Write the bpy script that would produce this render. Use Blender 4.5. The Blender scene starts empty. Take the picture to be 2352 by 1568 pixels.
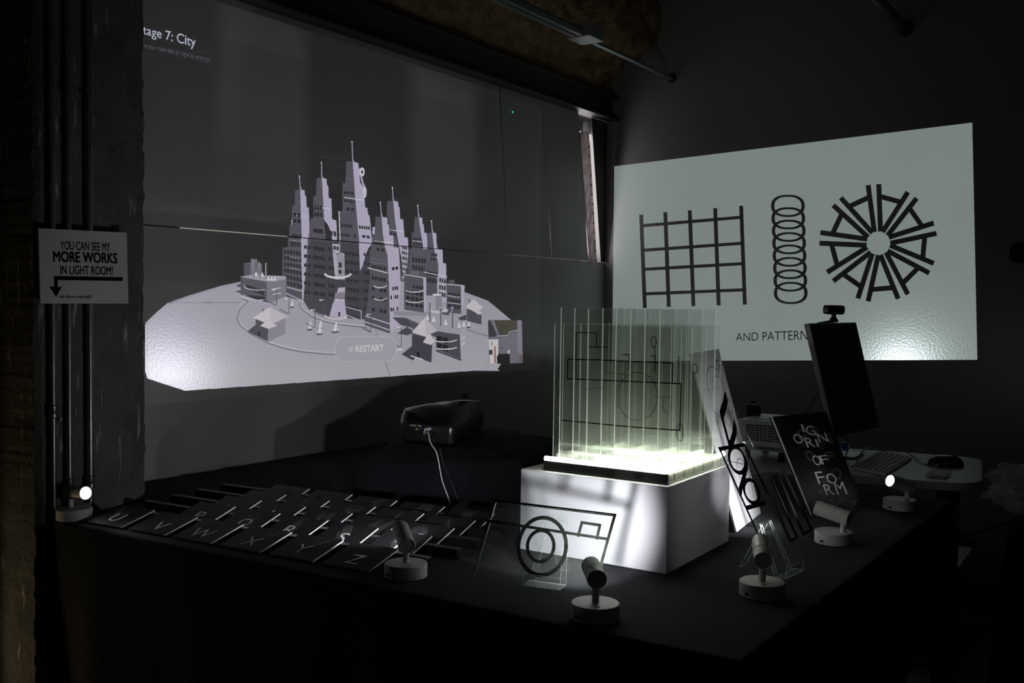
import bpy, bmesh, math, random
import numpy as np
from mathutils import Vector, Matrix, noise

SC = bpy.context.scene
COL = SC.collection
random.seed(7)

# ------------------------------------------------------------------ camera, world, exposure
F = 2287.0                      # 35 mm lens on a 36 mm wide frame, in pixels of a 2352 px wide picture
CAM = Vector((0.0, 0.0, 1.27))
YAW, PITCH, ROLL = math.radians(33.7), math.radians(2.35), math.radians(0.75)
_f = Vector((-math.sin(YAW) * math.cos(PITCH), math.cos(YAW) * math.cos(PITCH), -math.sin(PITCH)))
_r0 = Vector((math.cos(YAW), math.sin(YAW), 0.0))
_u0 = _r0.cross(_f)
_r = _r0 * math.cos(ROLL) + _u0 * math.sin(ROLL)
_u = _u0 * math.cos(ROLL) - _r0 * math.sin(ROLL)
cd = bpy.data.cameras.new('camera')
cd.lens = 35.0
cd.sensor_width = 36.0
cd.clip_start = 0.02
cam = bpy.data.objects.new('camera', cd)
COL.objects.link(cam)
cam.matrix_world = Matrix(((_r.x, _u.x, -_f.x, CAM.x), (_r.y, _u.y, -_f.y, CAM.y), (_r.z, _u.z, -_f.z, CAM.z), (0, 0, 0, 1)))
SC.camera = cam

w = bpy.data.worlds.new('dark_room')
SC.world = w
w.use_nodes = True
w.node_tree.nodes['Background'].inputs[0].default_value = (0.75, 0.85, 0.8, 1)
w.node_tree.nodes['Background'].inputs[1].default_value = 0.0018
SC.view_settings.view_transform = 'Standard'
SC.view_settings.look = 'None'
SC.view_settings.exposure = 0.0
SC.view_settings.gamma = 1.0
SC.view_settings.use_curve_mapping = False
SC.cycles.transparent_max_bounces = 96
SC.cycles.max_bounces = 8
SC.cycles.diffuse_bounces = 4
SC.cycles.glossy_bounces = 4
SC.cycles.transmission_bounces = 6
SC.cycles.use_denoising = True
SC.cycles.caustics_reflective = False
SC.cycles.caustics_refractive = False

CITY_POWER = 650.0               # lamp of the black projector (watts)
SHOW_POWER = 235.0               # lamp of the white projector
SPOT_POWER = 3.0                # the six battery spotlights
LED_STRENGTH = 20.0

def point_light(name, loc, power, color=(1, 1, 1), radius=0.0, parent=None):
    ld = bpy.data.lights.new(name, 'POINT')
    ld.energy = power
    ld.color = color
    ld.shadow_soft_size = radius
    o = bpy.data.objects.new(name, ld)
    COL.objects.link(o)
    o.location = loc
    if parent:
        o.parent = parent
        o.location = Vector(loc) - ORG[parent.name]
    return o

def beam_light(name, loc, power, direction, parent, size=168.0):
    ld = bpy.data.lights.new(name, 'SPOT')
    ld.energy = power
    ld.spot_size = math.radians(size); ld.spot_blend = 0.0; ld.shadow_soft_size = 0.0
    o = bpy.data.objects.new(name, ld)
    COL.objects.link(o)
    o.parent = parent
    o.location = Vector(loc) - ORG[parent.name]
    o.rotation_euler = (-Vector(direction)).to_track_quat('Z', 'Y').to_euler()
    return o

ORG = {}
# unseen warm lamp low in the next room, grazing the left column
point_light('next_room_lamp', (-2.66, 0.98, 0.35), 2.4, (1.0, 0.78, 0.45), 0.05)
# the dim end of the gallery behind the viewer
point_light('gallery_lamp', (2.2, -1.2, 2.6), 1.3, (0.95, 1.0, 0.97), 0.25)

# ------------------------------------------------------------------ pixel -> point on a real plane
def ray(px, py):
    return (_r * ((px - 1176.0) / F) - _u * ((py - 784.0) / F) + _f)
def on_plane(px, py, p0, n):
    d = ray(px, py)
    t = (Vector(p0) - CAM).dot(n) / d.dot(n)
    return CAM + d * t
def on_x(px, py, x): return on_plane(px, py, (x, 0, 0), Vector((1, 0, 0)))
def on_y(px, py, y): return on_plane(px, py, (0, y, 0), Vector((0, 1, 0)))
def on_z(px, py, z): return on_plane(px, py, (0, 0, z), Vector((0, 0, 1)))
def on_tri(px, py, a, b, c):
    n = (Vector(b) - Vector(a)).cross(Vector(c) - Vector(a)).normalized()
    return on_plane(px, py, a, n)

# ------------------------------------------------------------------ materials
def srgb(r, g=None, b=None):
    if g is None: g = b = r
    def f(c):
        c /= 255.0
        return c / 12.92 if c <= 0.04045 else ((c + 0.055) / 1.055) ** 2.4
    return (f(r), f(g), f(b))
MATS = {}
def mat(name, color=(0.5, 0.5, 0.5), rough=0.6, spec=0.5, metal=0.0, noise_amt=0.0, noise_scale=20.0, bump=0.0, bump_scale=200.0,
        emit=None, emit_strength=0.0, coat=0.0, sheen=0.0, bump_dist=0.002, alpha=1.0, trans=0.0):
    if name in MATS: return MATS[name]
    m = bpy.data.materials.new(name)
    m.use_nodes = True
    nt = m.node_tree
    b = nt.nodes['Principled BSDF']
    c4 = (*color, 1)
    b.inputs['Base Color'].default_value = c4
    b.inputs['Roughness'].default_value = rough
    b.inputs['Specular IOR Level'].default_value = spec
    b.inputs['Metallic'].default_value = metal
    b.inputs['Coat Weight'].default_value = coat
    b.inputs['Sheen Weight'].default_value = sheen
    b.inputs['Transmission Weight'].default_value = trans
    tc = nt.nodes.new('ShaderNodeTexCoord')
    nz = nt.nodes.new('ShaderNodeTexNoise')
    nz.inputs['Scale'].default_value = noise_scale
    nz.inputs['Detail'].default_value = 6
    nt.links.new(tc.outputs['Object'], nz.inputs['Vector'])
    mx = nt.nodes.new('ShaderNodeMix')
    mx.data_type = 'RGBA'
    mx.inputs[6].default_value = tuple(c * (1 - noise_amt) for c in color) + (1,)
    mx.inputs[7].default_value = tuple(min(1, c * (1 + noise_amt)) for c in color) + (1,)
    nt.links.new(nz.outputs['Fac'], mx.inputs[0])
    nt.links.new(mx.outputs[2], b.inputs['Base Color'])
    if bump > 0:
        n2 = nt.nodes.new('ShaderNodeTexNoise')
        n2.inputs['Scale'].default_value = bump_scale
        n2.inputs['Detail'].default_value = 4
        nt.links.new(tc.outputs['Object'], n2.inputs['Vector'])
        bp = nt.nodes.new('ShaderNodeBump')
        bp.inputs['Strength'].default_value = bump
        bp.inputs['Distance'].default_value = bump_dist
        nt.links.new(n2.outputs['Fac'], bp.inputs['Height'])
        nt.links.new(bp.outputs['Normal'], b.inputs['Normal'])
    if emit:
        b.inputs['Emission Color'].default_value = (*emit, 1)
        b.inputs['Emission Strength'].default_value = emit_strength
    MATS[name] = m
    return m

M_wall = mat('painted_wall', (0.33, 0.323, 0.317), 0.34, 0.24, noise_amt=0.04, noise_scale=3, bump=0.35, bump_scale=130, bump_dist=0.0015)
M_wallb = mat('painted_back_wall', (0.27, 0.275, 0.268), 0.25, 0.55, noise_amt=0.04, noise_scale=3, bump=0.35, bump_scale=110, bump_dist=0.0015)
M_foam = mat('foam_board', (0.33, 0.32, 0.323), 0.5, 0.4, noise_amt=0.03, noise_scale=4)
M_floor = mat('floor_paint', (0.10, 0.10, 0.085), 0.6, 0.3, noise_amt=0.3, noise_scale=8)
M_base = mat('baseboard_black', (0.012, 0.012, 0.012), 0.5, 0.4)
M_steel = mat('painted_steel', (0.03, 0.034, 0.036), 0.45, 0.5, noise_amt=0.3, noise_scale=12)
M_alu = mat('aluminium', (0.42, 0.47, 0.48), 0.4, 0.5, metal=0.8)
M_pipe = mat('galvanised_pipe', (0.20, 0.21, 0.215), 0.35, 0.5, metal=0.85, noise_amt=0.5, noise_scale=25)
M_cloth = mat('black_cloth', (0.014, 0.015, 0.018), 0.95, 0.15, noise_amt=0.35, noise_scale=60, bump=0.4, bump_scale=900, sheen=0.04)
M_cloth2 = mat('black_drape', (0.007, 0.0075, 0.010), 0.9, 0.2, noise_amt=0.3, noise_scale=40, bump=0.3, bump_scale=600, sheen=0.02)
M_black = mat('black_plastic', (0.020, 0.020, 0.023), 0.26, 0.9, noise_amt=0.1)
M_blackm = mat('black_matte', (0.010, 0.010, 0.010), 0.7, 0.3, noise_amt=0.1)
M_gloss = mat('black_gloss_riser', (0.012, 0.012, 0.012), 0.22, 0.7, noise_amt=0.1)
M_card = mat('black_card', (0.011, 0.011, 0.012), 0.55, 0.22, noise_amt=0.25, noise_scale=300)
M_white = mat('white_ink', (0.90, 0.89, 0.88), 0.7, 0.3, noise_amt=0.02)
M_greyink = mat('grey_ink', (0.50, 0.50, 0.50), 0.7, 0.3, noise_amt=0.02)
M_wpaint = mat('white_painted_metal', (0.62, 0.61, 0.62), 0.45, 0.5, noise_amt=0.03)
M_plinth = mat('white_plinth', (0.74, 0.73, 0.76), 0.5, 0.45, noise_amt=0.03, noise_scale=6)
M_wpla = mat('white_plastic', (0.68, 0.68, 0.68), 0.4, 0.5, noise_amt=0.02)
M_gpla = mat('grey_plastic', (0.30, 0.30, 0.31), 0.5, 0.5, noise_amt=0.05)
M_ink = mat('black_ink', (0.0018, 0.0018, 0.002), 0.95, 0.0)
M_vinyl = mat('black_vinyl', (0.0006, 0.0006, 0.0006), 0.95, 0.0)
M_board = mat('black_board', (0.007, 0.007, 0.008), 0.6, 0.12)
M_echo = mat('faint_outline', (0.13, 0.13, 0.13), 0.8, 0.2)
M_walld = mat('dark_reveal', (0.06, 0.055, 0.052), 0.8, 0.2)
M_paper = mat('white_paper', (0.72, 0.71, 0.72), 0.75, 0.25, noise_amt=0.02)
M_signp = mat('sign_paper', (0.50, 0.48, 0.51), 0.8, 0.2, noise_amt=0.02)
M_lead = mat('grey_line', (0.12, 0.12, 0.13), 0.8, 0.2)
M_screen = mat('dark_screen', (0.006, 0.006, 0.007), 0.06, 0.6)
M_blue = mat('blue_tag', (0.02, 0.06, 0.30), 0.5, 0.5)
M_brass = mat('brass', (0.7, 0.6, 0.3), 0.3, 0.5, metal=1.0)
M_desk = mat('desk_white', (0.55, 0.60, 0.58), 0.4, 0.5, noise_amt=0.03)
M_lens = mat('lamp_lens', (0.9, 0.9, 0.9), 0.4, 0.5, emit=(0.93, 0.94, 1.0), emit_strength=14)
M_led = mat('led_strip_glow', (0.9, 0.9, 0.9), 0.4, 0.5, emit=(0.94, 1.0, 0.86), emit_strength=LED_STRENGTH)
M_led2 = mat('inner_led_glow', (0.9, 0.9, 0.9), 0.4, 0.5, emit=(0.94, 1.0, 0.84), emit_strength=LED_STRENGTH * 0.6)
M_green = mat('green_led', (0.05, 0.4, 0.2), 0.4, 0.5, emit=(0.05, 1.0, 0.45), emit_strength=0.8)
M_sky = mat('daylight_pane', (0.8, 0.8, 0.8), 0.4, 0.5, emit=(1.0, 0.93, 0.92), emit_strength=3.4)
M_sky2 = mat('daylight_sliver', (0.8, 0.8, 0.8), 0.4, 0.5, emit=(1.0, 0.90, 0.76), emit_strength=0.32)

def concrete():
    m = mat('rough_concrete', (0.105, 0.102, 0.095), 0.9, 0.15, noise_amt=0.6, noise_scale=9, bump=0.9, bump_scale=60, bump_dist=0.006)
    nt = m.node_tree
    b = nt.nodes['Principled BSDF']
    src = b.inputs['Base Color'].links[0].from_socket
    tc = [n for n in nt.nodes if n.type == 'TEX_COORD'][0]
    vo = nt.nodes.new('ShaderNodeTexVoronoi')
    vo.inputs['Scale'].default_value = 95
    vo.inputs['Randomness'].default_value = 1
    nt.links.new(tc.outputs['Object'], vo.inputs['Vector'])
    rp = nt.nodes.new('ShaderNodeValToRGB')
    rp.color_ramp.elements[0].position = 0.10
    rp.color_ramp.elements[0].color = (0.10, 0.10, 0.10, 1)
    rp.color_ramp.elements[1].position = 0.30
    rp.color_ramp.elements[1].color = (1, 1, 1, 1)
    nt.links.new(vo.outputs['Distance'], rp.inputs['Fac'])
    mx = nt.nodes.new('ShaderNodeMix')
    mx.data_type = 'RGBA'
    mx.blend_type = 'MULTIPLY'
    mx.inputs[0].default_value = 0.55
    nt.links.new(src, mx.inputs[6])
    nt.links.new(rp.outputs['Color'], mx.inputs[7])
    # pale chipped streaks running up the column
    mp = nt.nodes.new('ShaderNodeMapping'); mp.inputs['Scale'].default_value = (60, 60, 7)
    nt.links.new(tc.outputs['Object'], mp.inputs['Vector'])
    n3 = nt.nodes.new('ShaderNodeTexNoise'); n3.inputs['Scale'].default_value = 1.0; n3.inputs['Detail'].default_value = 8
    nt.links.new(mp.outputs[0], n3.inputs['Vector'])
    r3 = nt.nodes.new('ShaderNodeValToRGB')
    r3.color_ramp.elements[0].position = 0.62; r3.color_ramp.elements[0].color = (0, 0, 0, 1)
    r3.color_ramp.elements[1].position = 0.72; r3.color_ramp.elements[1].color = (1, 1, 1, 1)
    nt.links.new(n3.outputs['Fac'], r3.inputs['Fac'])
    m3 = nt.nodes.new('ShaderNodeMix'); m3.data_type = 'RGBA'
    m3.inputs[7].default_value = (0.42, 0.41, 0.38, 1)
    nt.links.new(r3.outputs['Color'], m3.inputs[0]); nt.links.new(mx.outputs[2], m3.inputs[6])
    nt.links.new(m3.outputs[2], b.inputs['Base Color'])
    return m
M_conc = concrete()
M_foamspray = mat('sprayed_insulation', (0.33, 0.235, 0.13), 1.0, 0.05, noise_amt=0.85, noise_scale=16, bump=1.0, bump_scale=70, bump_dist=0.02)

def acrylic(name, haze, tint, gloss_rough=0.03, hue=(0.9, 1.0, 0.85), gloss=0.3, glow=0.0):
    m = bpy.data.materials.new(name)
    m.use_nodes = True
    nt = m.node_tree
    nt.nodes.clear()
    out = nt.nodes.new('ShaderNodeOutputMaterial')
    tr = nt.nodes.new('ShaderNodeBsdfTransparent')
    tr.inputs[0].default_value = (*tint, 1)
    gl = nt.nodes.new('ShaderNodeBsdfGlossy')
    gl.inputs['Roughness'].default_value = gloss_rough
    gl.inputs['Color'].default_value = (1, 1, 1, 1)
    tl = nt.nodes.new('ShaderNodeBsdfTranslucent')
    tl.inputs[0].default_value = (*hue, 1)
    df = nt.nodes.new('ShaderNodeBsdfDiffuse')
    df.inputs[0].default_value = (*hue, 1)
    a = nt.nodes.new('ShaderNodeMixShader')
    nt.links.new(tl.outputs[0], a.inputs[1]); nt.links.new(df.outputs[0], a.inputs[2])
    nz = nt.nodes.new('ShaderNodeTexNoise')
    nz.inputs['Scale'].default_value = 9
    h = nt.nodes.new('ShaderNodeMath'); h.operation = 'MULTIPLY'
    h.inputs[1].default_value = haze * 2
    nt.links.new(nz.outputs['Fac'], h.inputs[0])
    s1 = nt.nodes.new('ShaderNodeMixShader')
    nt.links.new(h.outputs[0], s1.inputs[0])
    nt.links.new(tr.outputs[0], s1.inputs[1]); nt.links.new(a.outputs[0], s1.inputs[2])
    lw = nt.nodes.new('ShaderNodeLayerWeight'); lw.inputs[0].default_value = 0.5
    p5 = nt.nodes.new('ShaderNodeMath'); p5.operation = 'POWER'; p5.inputs[1].default_value = 5.0
    nt.links.new(lw.outputs['Facing'], p5.inputs[0])
    fr = nt.nodes.new('ShaderNodeMath'); fr.operation = 'MULTIPLY_ADD'; fr.inputs[1].default_value = gloss; fr.inputs[2].default_value = 0.012
    nt.links.new(p5.outputs[0], fr.inputs[0])
    s2 = nt.nodes.new('ShaderNodeMixShader')
    nt.links.new(fr.outputs[0], s2.inputs[0])
    nt.links.new(s1.outputs[0], s2.inputs[1]); nt.links.new(gl.outputs[0], s2.inputs[2])
    if glow:     # emission stands in for LED light guided up to the cut edges
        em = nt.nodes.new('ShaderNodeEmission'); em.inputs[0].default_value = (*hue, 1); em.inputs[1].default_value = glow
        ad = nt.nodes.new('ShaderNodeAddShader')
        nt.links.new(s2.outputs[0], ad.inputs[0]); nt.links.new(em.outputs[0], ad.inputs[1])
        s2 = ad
    nt.links.new(s2.outputs[0], out.inputs[0])
    MATS[name] = m
    return m
M_acr = acrylic('clear_acrylic', 0.010, (0.975, 0.985, 0.98))
M_acrs = acrylic('sculpture_acrylic', 0.019, (0.972, 0.976, 0.972), 0.03, (0.97, 1.0, 0.92))
M_acrt = acrylic('stand_edge', 0.32, (0.92, 0.94, 0.93), 0.2, (0.95, 1.0, 0.97))
M_acre = acrylic('acrylic_edge', 0.40, (0.90, 0.95, 0.90), 0.2, (0.9, 1.0, 0.82))
M_acrl = acrylic('emissive_acrylic_edge', 0.50, (0.85, 0.9, 0.85), 0.2, (0.92, 1.0, 0.84), 0.3, 0.14)
M_bag = acrylic('crinkled_plastic', 0.34, (0.85, 0.85, 0.85), 0.15, (0.8, 0.8, 0.8))
M_paperstrip = acrylic('translucent_strip', 0.48, (0.02, 0.02, 0.02), 0.6, (0.75, 0.68, 0.70))

def slide_material(name, axis, ref, color_attr=True):
    """film in a projector: lets light through in the colour of the picture, thinned in the middle so that the far corners get as much light as the centre"""
    m = bpy.data.materials.new(name)
    m.use_nodes = True
    nt = m.node_tree
    nt.nodes.clear()
    out = nt.nodes.new('ShaderNodeOutputMaterial')
    tr = nt.nodes.new('ShaderNodeBsdfTransparent')
    tc = nt.nodes.new('ShaderNodeTexCoord')
    ln = nt.nodes.new('ShaderNodeVectorMath'); ln.operation = 'LENGTH'
    nt.links.new(tc.outputs['Object'], ln.inputs[0])
    sp = nt.nodes.new('ShaderNodeSeparateXYZ')
    nt.links.new(tc.outputs['Object'], sp.inputs[0])
    ab = nt.nodes.new('ShaderNodeMath'); ab.operation = 'ABSOLUTE'
    nt.links.new(sp.outputs[axis], ab.inputs[0])
    dv = nt.nodes.new('ShaderNodeMath'); dv.operation = 'DIVIDE'
    nt.links.new(ln.outputs['Value'], dv.inputs[0]); nt.links.new(ab.outputs[0], dv.inputs[1])
    pw = nt.nodes.new('ShaderNodeMath'); pw.operation = 'POWER'
    nt.links.new(dv.outputs[0], pw.inputs[0]); pw.inputs[1].default_value = 3.0
    sc = nt.nodes.new('ShaderNodeMath'); sc.operation = 'DIVIDE'; sc.use_clamp = True
    nt.links.new(pw.outputs[0], sc.inputs[0]); sc.inputs[1].default_value = ref
    ms = nt.nodes.new('ShaderNodeVectorMath'); ms.operation = 'SCALE'
    at = nt.nodes.new('ShaderNodeAttribute'); at.attribute_name = 'Col'
    nt.links.new(at.outputs['Color'], ms.inputs[0])
    nt.links.new(sc.outputs[0], ms.inputs['Scale'])
    nt.links.new(ms.outputs['Vector'], tr.inputs[0])
    nt.links.new(tr.outputs[0], out.inputs[0])
    return m

# ------------------------------------------------------------------ mesh building
class MB:
    def __init__(s):
        s.v, s.f, s.m = [], [], []
    def add(s, verts, faces, mi=0):
        o = len(s.v)
        s.v += [Vector(x) for x in verts]
        s.f += [tuple(i + o for i in fc) for fc in faces]
        s.m += [mi] * len(faces)
        return s
    def box(s, lo, hi, M=None, mi=0):
        (a, b, c), (d, e, f) = lo, hi
        vs = [(a, b, c), (d, b, c), (d, e, c), (a, e, c), (a, b, f), (d, b, f), (d, e, f), (a, e, f)]
        if M: vs = [M @ Vector(x) for x in vs]
        return s.add(vs, [(0, 3, 2, 1), (4, 5, 6, 7), (0, 1, 5, 4), (1, 2, 6, 5), (2, 3, 7, 6), (3, 0, 4, 7)], mi)
    def prism(s, pts, ext, mi=0, mi_side=None):
        n = len(pts); e = Vector(ext)
        pts = [Vector(p) for p in pts]
        nn = Vector((0, 0, 0))
        for i in range(n):
            a, b = pts[i], pts[(i + 1) % n]
            nn += Vector(((a.y - b.y) * (a.z + b.z), (a.z - b.z) * (a.x + b.x), (a.x - b.x) * (a.y + b.y)))
        if nn.dot(e) < 0: pts = pts[::-1]
        o = len(s.v)
        s.add(pts + [p + e for p in pts], [tuple(range(n - 1, -1, -1)), tuple(range(n, 2 * n))], mi)
        side = [(o + i, o + (i + 1) % n, o + n + (i + 1) % n, o + n + i) for i in range(n)]
        s.f += side; s.m += [mi if mi_side is None else mi_side] * n
        return s
    def cyl(s, p0, p1, r0, r1=None, n=32, mi=0, mi_cap=None, caps=True):
        p0, p1 = Vector(p0), Vector(p1)
        if r1 is None: r1 = r0
        z = (p1 - p0).normalized()
        x = z.orthogonal().normalized(); y = z.cross(x)
        ring = lambda p, r: [p + (x * math.cos(2 * math.pi * i / n) + y * math.sin(2 * math.pi * i / n)) * r for i in range(n)]
        o = len(s.v)
        s.add(ring(p0, r0) + ring(p1, r1), [(i, (i + 1) % n, n + (i + 1) % n, n + i) for i in range(n)], mi)
        if caps:
            s.f += [tuple(o + i for i in range(n - 1, -1, -1)), tuple(o + n + i for i in range(n))]
            s.m += [mi if mi_cap is None else mi_cap] * 2
        return s
    def lathe(s, base, axis, prof, n=48, mi=0):
        """prof: list of (radius, height) along axis"""
        base, z = Vector(base), Vector(axis).normalized()
        x = z.orthogonal().normalized(); y = z.cross(x)
        vs, fs = [], []
        for r, h in prof:
            vs += [base + z * h + (x * math.cos(2 * math.pi * i / n) + y * math.sin(2 * math.pi * i / n)) * r for i in range(n)]
        for k in range(len(prof) - 1):
            fs += [(k * n + i, k * n + (i + 1) % n, (k + 1) * n + (i + 1) % n, (k + 1) * n + i) for i in range(n)]
        fs += [tuple(range(n - 1, -1, -1)), tuple((len(prof) - 1) * n + i for i in range(n))]
        return s.add(vs, fs, mi)
    def tube(s, path, r, n=8, mi=0, smooth=4):
        pts = [Vector(p) for p in path]
        if smooth and len(pts) > 2:
            q = []
            P = [pts[0]] + pts + [pts[-1]]
            for i in range(1, len(P) - 2):
                for k in range(smooth):
                    t = k / smooth
                    a, b, c, d = P[i - 1], P[i], P[i + 1], P[i + 2]
                    q.append(0.5 * ((2 * b) + (c - a) * t + (2 * a - 5 * b + 4 * c - d) * t * t + (3 * b - a - 3 * c + d) * t ** 3))
            q.append(pts[-1]); pts = q
        vs, fs = [], []
        T0 = (pts[1] - pts[0]).normalized()
        x = T0.orthogonal().normalized()
        for i, p in enumerate(pts):
            T = (pts[min(i + 1, len(pts) - 1)] - pts[max(i - 1, 0)]).normalized()
            x = (x - T * x.dot(T)).normalized()
            y = T.cross(x)
            vs += [p + (x * math.cos(2 * math.pi * k / n) + y * math.sin(2 * math.pi * k / n)) * r for k in range(n)]
        for i in range(len(pts) - 1):
            fs += [(i * n + k, i * n + (k + 1) % n, (i + 1) * n + (k + 1) % n, (i + 1) * n + k) for k in range(n)]
        fs += [tuple(range(n - 1, -1, -1)), tuple((len(pts) - 1) * n + k for k in range(n))]
        return s.add(vs, fs, mi)
    def band(s, a, b, wdt, n, th, mi=0):
        """a flat bar from a to b of width wdt lying in the plane with normal n, th thick"""
        a, b, n = Vector(a), Vector(b), Vector(n).normalized()
        sd = (b - a).cross(n).normalized() * (wdt / 2)
        return s.prism([a - sd, b - sd, b + sd, a + sd], n * th, mi)

def link(name, mb, mats, parent=None, bevel=0.0, smooth=False, segs=2):
    me = bpy.data.meshes.new(name)
    org = ORG[parent.name] if parent else Vector((0, 0, 0))
    if not parent and mb.v:
        xs = [v.x for v in mb.v]; ys = [v.y for v in mb.v]; zs = [v.z for v in mb.v]
        org = Vector(((min(xs) + max(xs)) / 2, (min(ys) + max(ys)) / 2, min(zs)))
    me.from_pydata([tuple(v - org) for v in mb.v], [], mb.f)
    mats = mats if isinstance(mats, (list, tuple)) else [mats]
    for m in mats: me.materials.append(m)
    me.polygons.foreach_set('material_index', mb.m)
    if smooth:
        me.polygons.foreach_set('use_smooth', [True] * len(me.polygons))
    me.update()
    o = bpy.data.objects.new(name, me)
    COL.objects.link(o)
    if parent:
        o.parent = parent
        ORG[o.name] = org
    else:
        o.location = org
        ORG[o.name] = org.copy()
    if bevel > 0:
        bv = o.modifiers.new('bevel', 'BEVEL')
        bv.width = bevel; bv.segments = segs; bv.limit_method = 'ANGLE'; bv.angle_limit = math.radians(40)
    if smooth:
        # crisp edges stay crisp
        bm = bmesh.new(); bm.from_mesh(me)
        for e in bm.edges:
            if len(e.link_faces) == 2 and e.calc_face_angle(0) > math.radians(35): e.smooth = False
        bm.to_mesh(me); bm.free()
    return o
def tag(o, label, cat, group=None):
    o['label'] = label; o['category'] = cat
    if group: o['group'] = group
    return o
def thing(name, loc, label, cat, group=None):
    o = bpy.data.objects.new(name, None)
    o.empty_display_size = 0.05
    COL.objects.link(o)
    o.location = loc
    ORG[o.name] = Vector(loc)
    return tag(o, label, cat, group)
def struct(o):
    o['kind'] = 'structure'
    return o

# ------------------------------------------------------------------ lettering
_TXT = {}
def glyphs(txt, bold=0.0):
    """triangles/polys of a line of text scaled to the unit box: (list of (u, v), faces), v up"""
    k = (txt, bold)
    if k not in _TXT:
        cu = bpy.data.curves.new('lettering', 'FONT')
        cu.body = txt; cu.size = 1.0; cu.resolution_u = 5; cu.offset = min(0.0, bold)
        ob = bpy.data.objects.new('lettering', cu)
        COL.objects.link(ob)
        dg = bpy.context.evaluated_depsgraph_get()
        me = bpy.data.meshes.new_from_object(ob.evaluated_get(dg))
        vs = [(v.co.x, v.co.y) for v in me.vertices]
        fs = [tuple(p.vertices) for p in me.polygons]
        bpy.data.meshes.remove(me)
        bpy.data.objects.remove(ob); bpy.data.curves.remove(cu)
        if bold > 0:      # heavier strokes: the same letters laid over themselves, slightly shifted
            n0, v0, f0 = len(vs), list(vs), list(fs)
            for i_, (dx, dy) in enumerate(((1, .6), (-1, -.6), (1, -.6), (-1, .6), (.4, 0), (-.4, 0))):
                vs += [(x + dx * bold, y + dy * bold) for x, y in v0]
                fs += [tuple(q + n0 * (i_ + 1) for q in f) for f in f0]
        x0 = min(v[0] for v in vs); x1 = max(v[0] for v in vs); y0 = min(v[1] for v in vs); y1 = max(v[1] for v in vs)
        asp = (x1 - x0) / (y1 - y0)
        vs = [((x - x0) / (x1 - x0), (y - y0) / (y1 - y0)) for x, y in vs]
        _TXT[k] = (vs, fs, asp)
    return _TXT[k]
def bil(q, u, v):
    """point of the quad q = TL, TR, BR, BL at u to the side and v down"""
    a = Vector(q[0]).lerp(Vector(q[1]), u); b = Vector(q[3]).lerp(Vector(q[2]), u)
    return a.lerp(b, v)
def text_quad(mb, txt, q, ext=(0, 0, 0), bold=0.0, mi=0):
    """letters laid over the quad q (TL, TR, BR, BL, 3-D points), pushed out by ext"""
    vs, fs, _ = glyphs(txt, bold)
    e = Vector(ext)
    mb.add([bil(q, u, 1 - v) + e for u, v in vs], fs, mi)
def outline(txt, bold=0.0):
    """boundary edges of the letters in the unit box"""
    vs, fs, asp = glyphs(txt, bold)
    cnt = {}
    for f in fs:
        for i in range(len(f)):
            a, b = f[i], f[(i + 1) % len(f)]
            cnt[(min(a, b), max(a, b))] = cnt.get((min(a, b), max(a, b)), 0) + 1
    key = lambda i: (round(vs[i][0], 4), round(vs[i][1], 4))
    pos = {}
    for (a, b), c in cnt.items():
        if c == 1:
            kk = tuple(sorted((key(a), key(b))))
            pos[kk] = pos.get(kk, 0) + 1
    return [k for k, c in pos.items() if c == 1 and k[0] != k[1]]
# ------------------------------------------------------------------ the room
WX, BY = -2.45, 4.52            # inner faces of the left wall and of the back wall
SEAM = 1.472                    # top of the plastered part of the left wall
struct(link('floor', MB().box((-3.2, -2.5, -0.1), (3.0, BY + 0.2, 0.0)), M_floor))
struct(link('ceiling', MB().box((-3.2, -2.5, 3.25), (3.0, BY + 0.2, 3.35)), M_foamspray))
struct(link('wall_back', MB().box((WX - 0.2, BY, -0.1), (3.0, BY + 0.2, 3.3)), M_wallb))
struct(link('wall_left', MB().box((WX - 0.2, 1.2, -0.1), (WX, BY, SEAM - 0.002)), M_wall))
struct(link('wall_left_upper', MB().box((WX - 0.2, 1.2, 2.20), (WX - 0.02, BY, 3.3)).box((WX - 0.2, 1.2, SEAM), (WX - 0.14, BY, 2.2)), M_steel))
struct(link('baseboard_back', MB().box((WX, BY - 0.014, 0.0), (3.0, BY, 0.105)), M_base, bevel=0.003))
# the window openings that the white boards cover, with daylight behind them
pane = MB()
pane.box((WX - 0.10, 3.9, SEAM + 0.03), (WX - 0.095, 4.06, SEAM + 0.2))
pane.box((WX - 0.10, 4.24, SEAM + 0.03), (WX - 0.095, BY - 0.004, 2.13))
pane2 = MB().box((WX - 0.10, 1.98, SEAM + 0.004), (WX - 0.095, 2.42, SEAM + 0.011))
struct(link('window_2', pane2, M_sky2))
struct(link('window_1', pane, M_sky))
# steel angle along the top of the left wall
st = MB()
st.box((WX - 0.02, 1.2, 2.185), (WX + 0.03, BY, 2.30))
st.box((WX + 0.03, 1.2, 2.183), (WX + 0.075, BY, 2.192))
st.box((WX + 0.03, 1.2, 2.292), (WX + 0.075, BY, 2.30))
struct(link('trim_1', st, M_steel, bevel=0.002))

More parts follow.
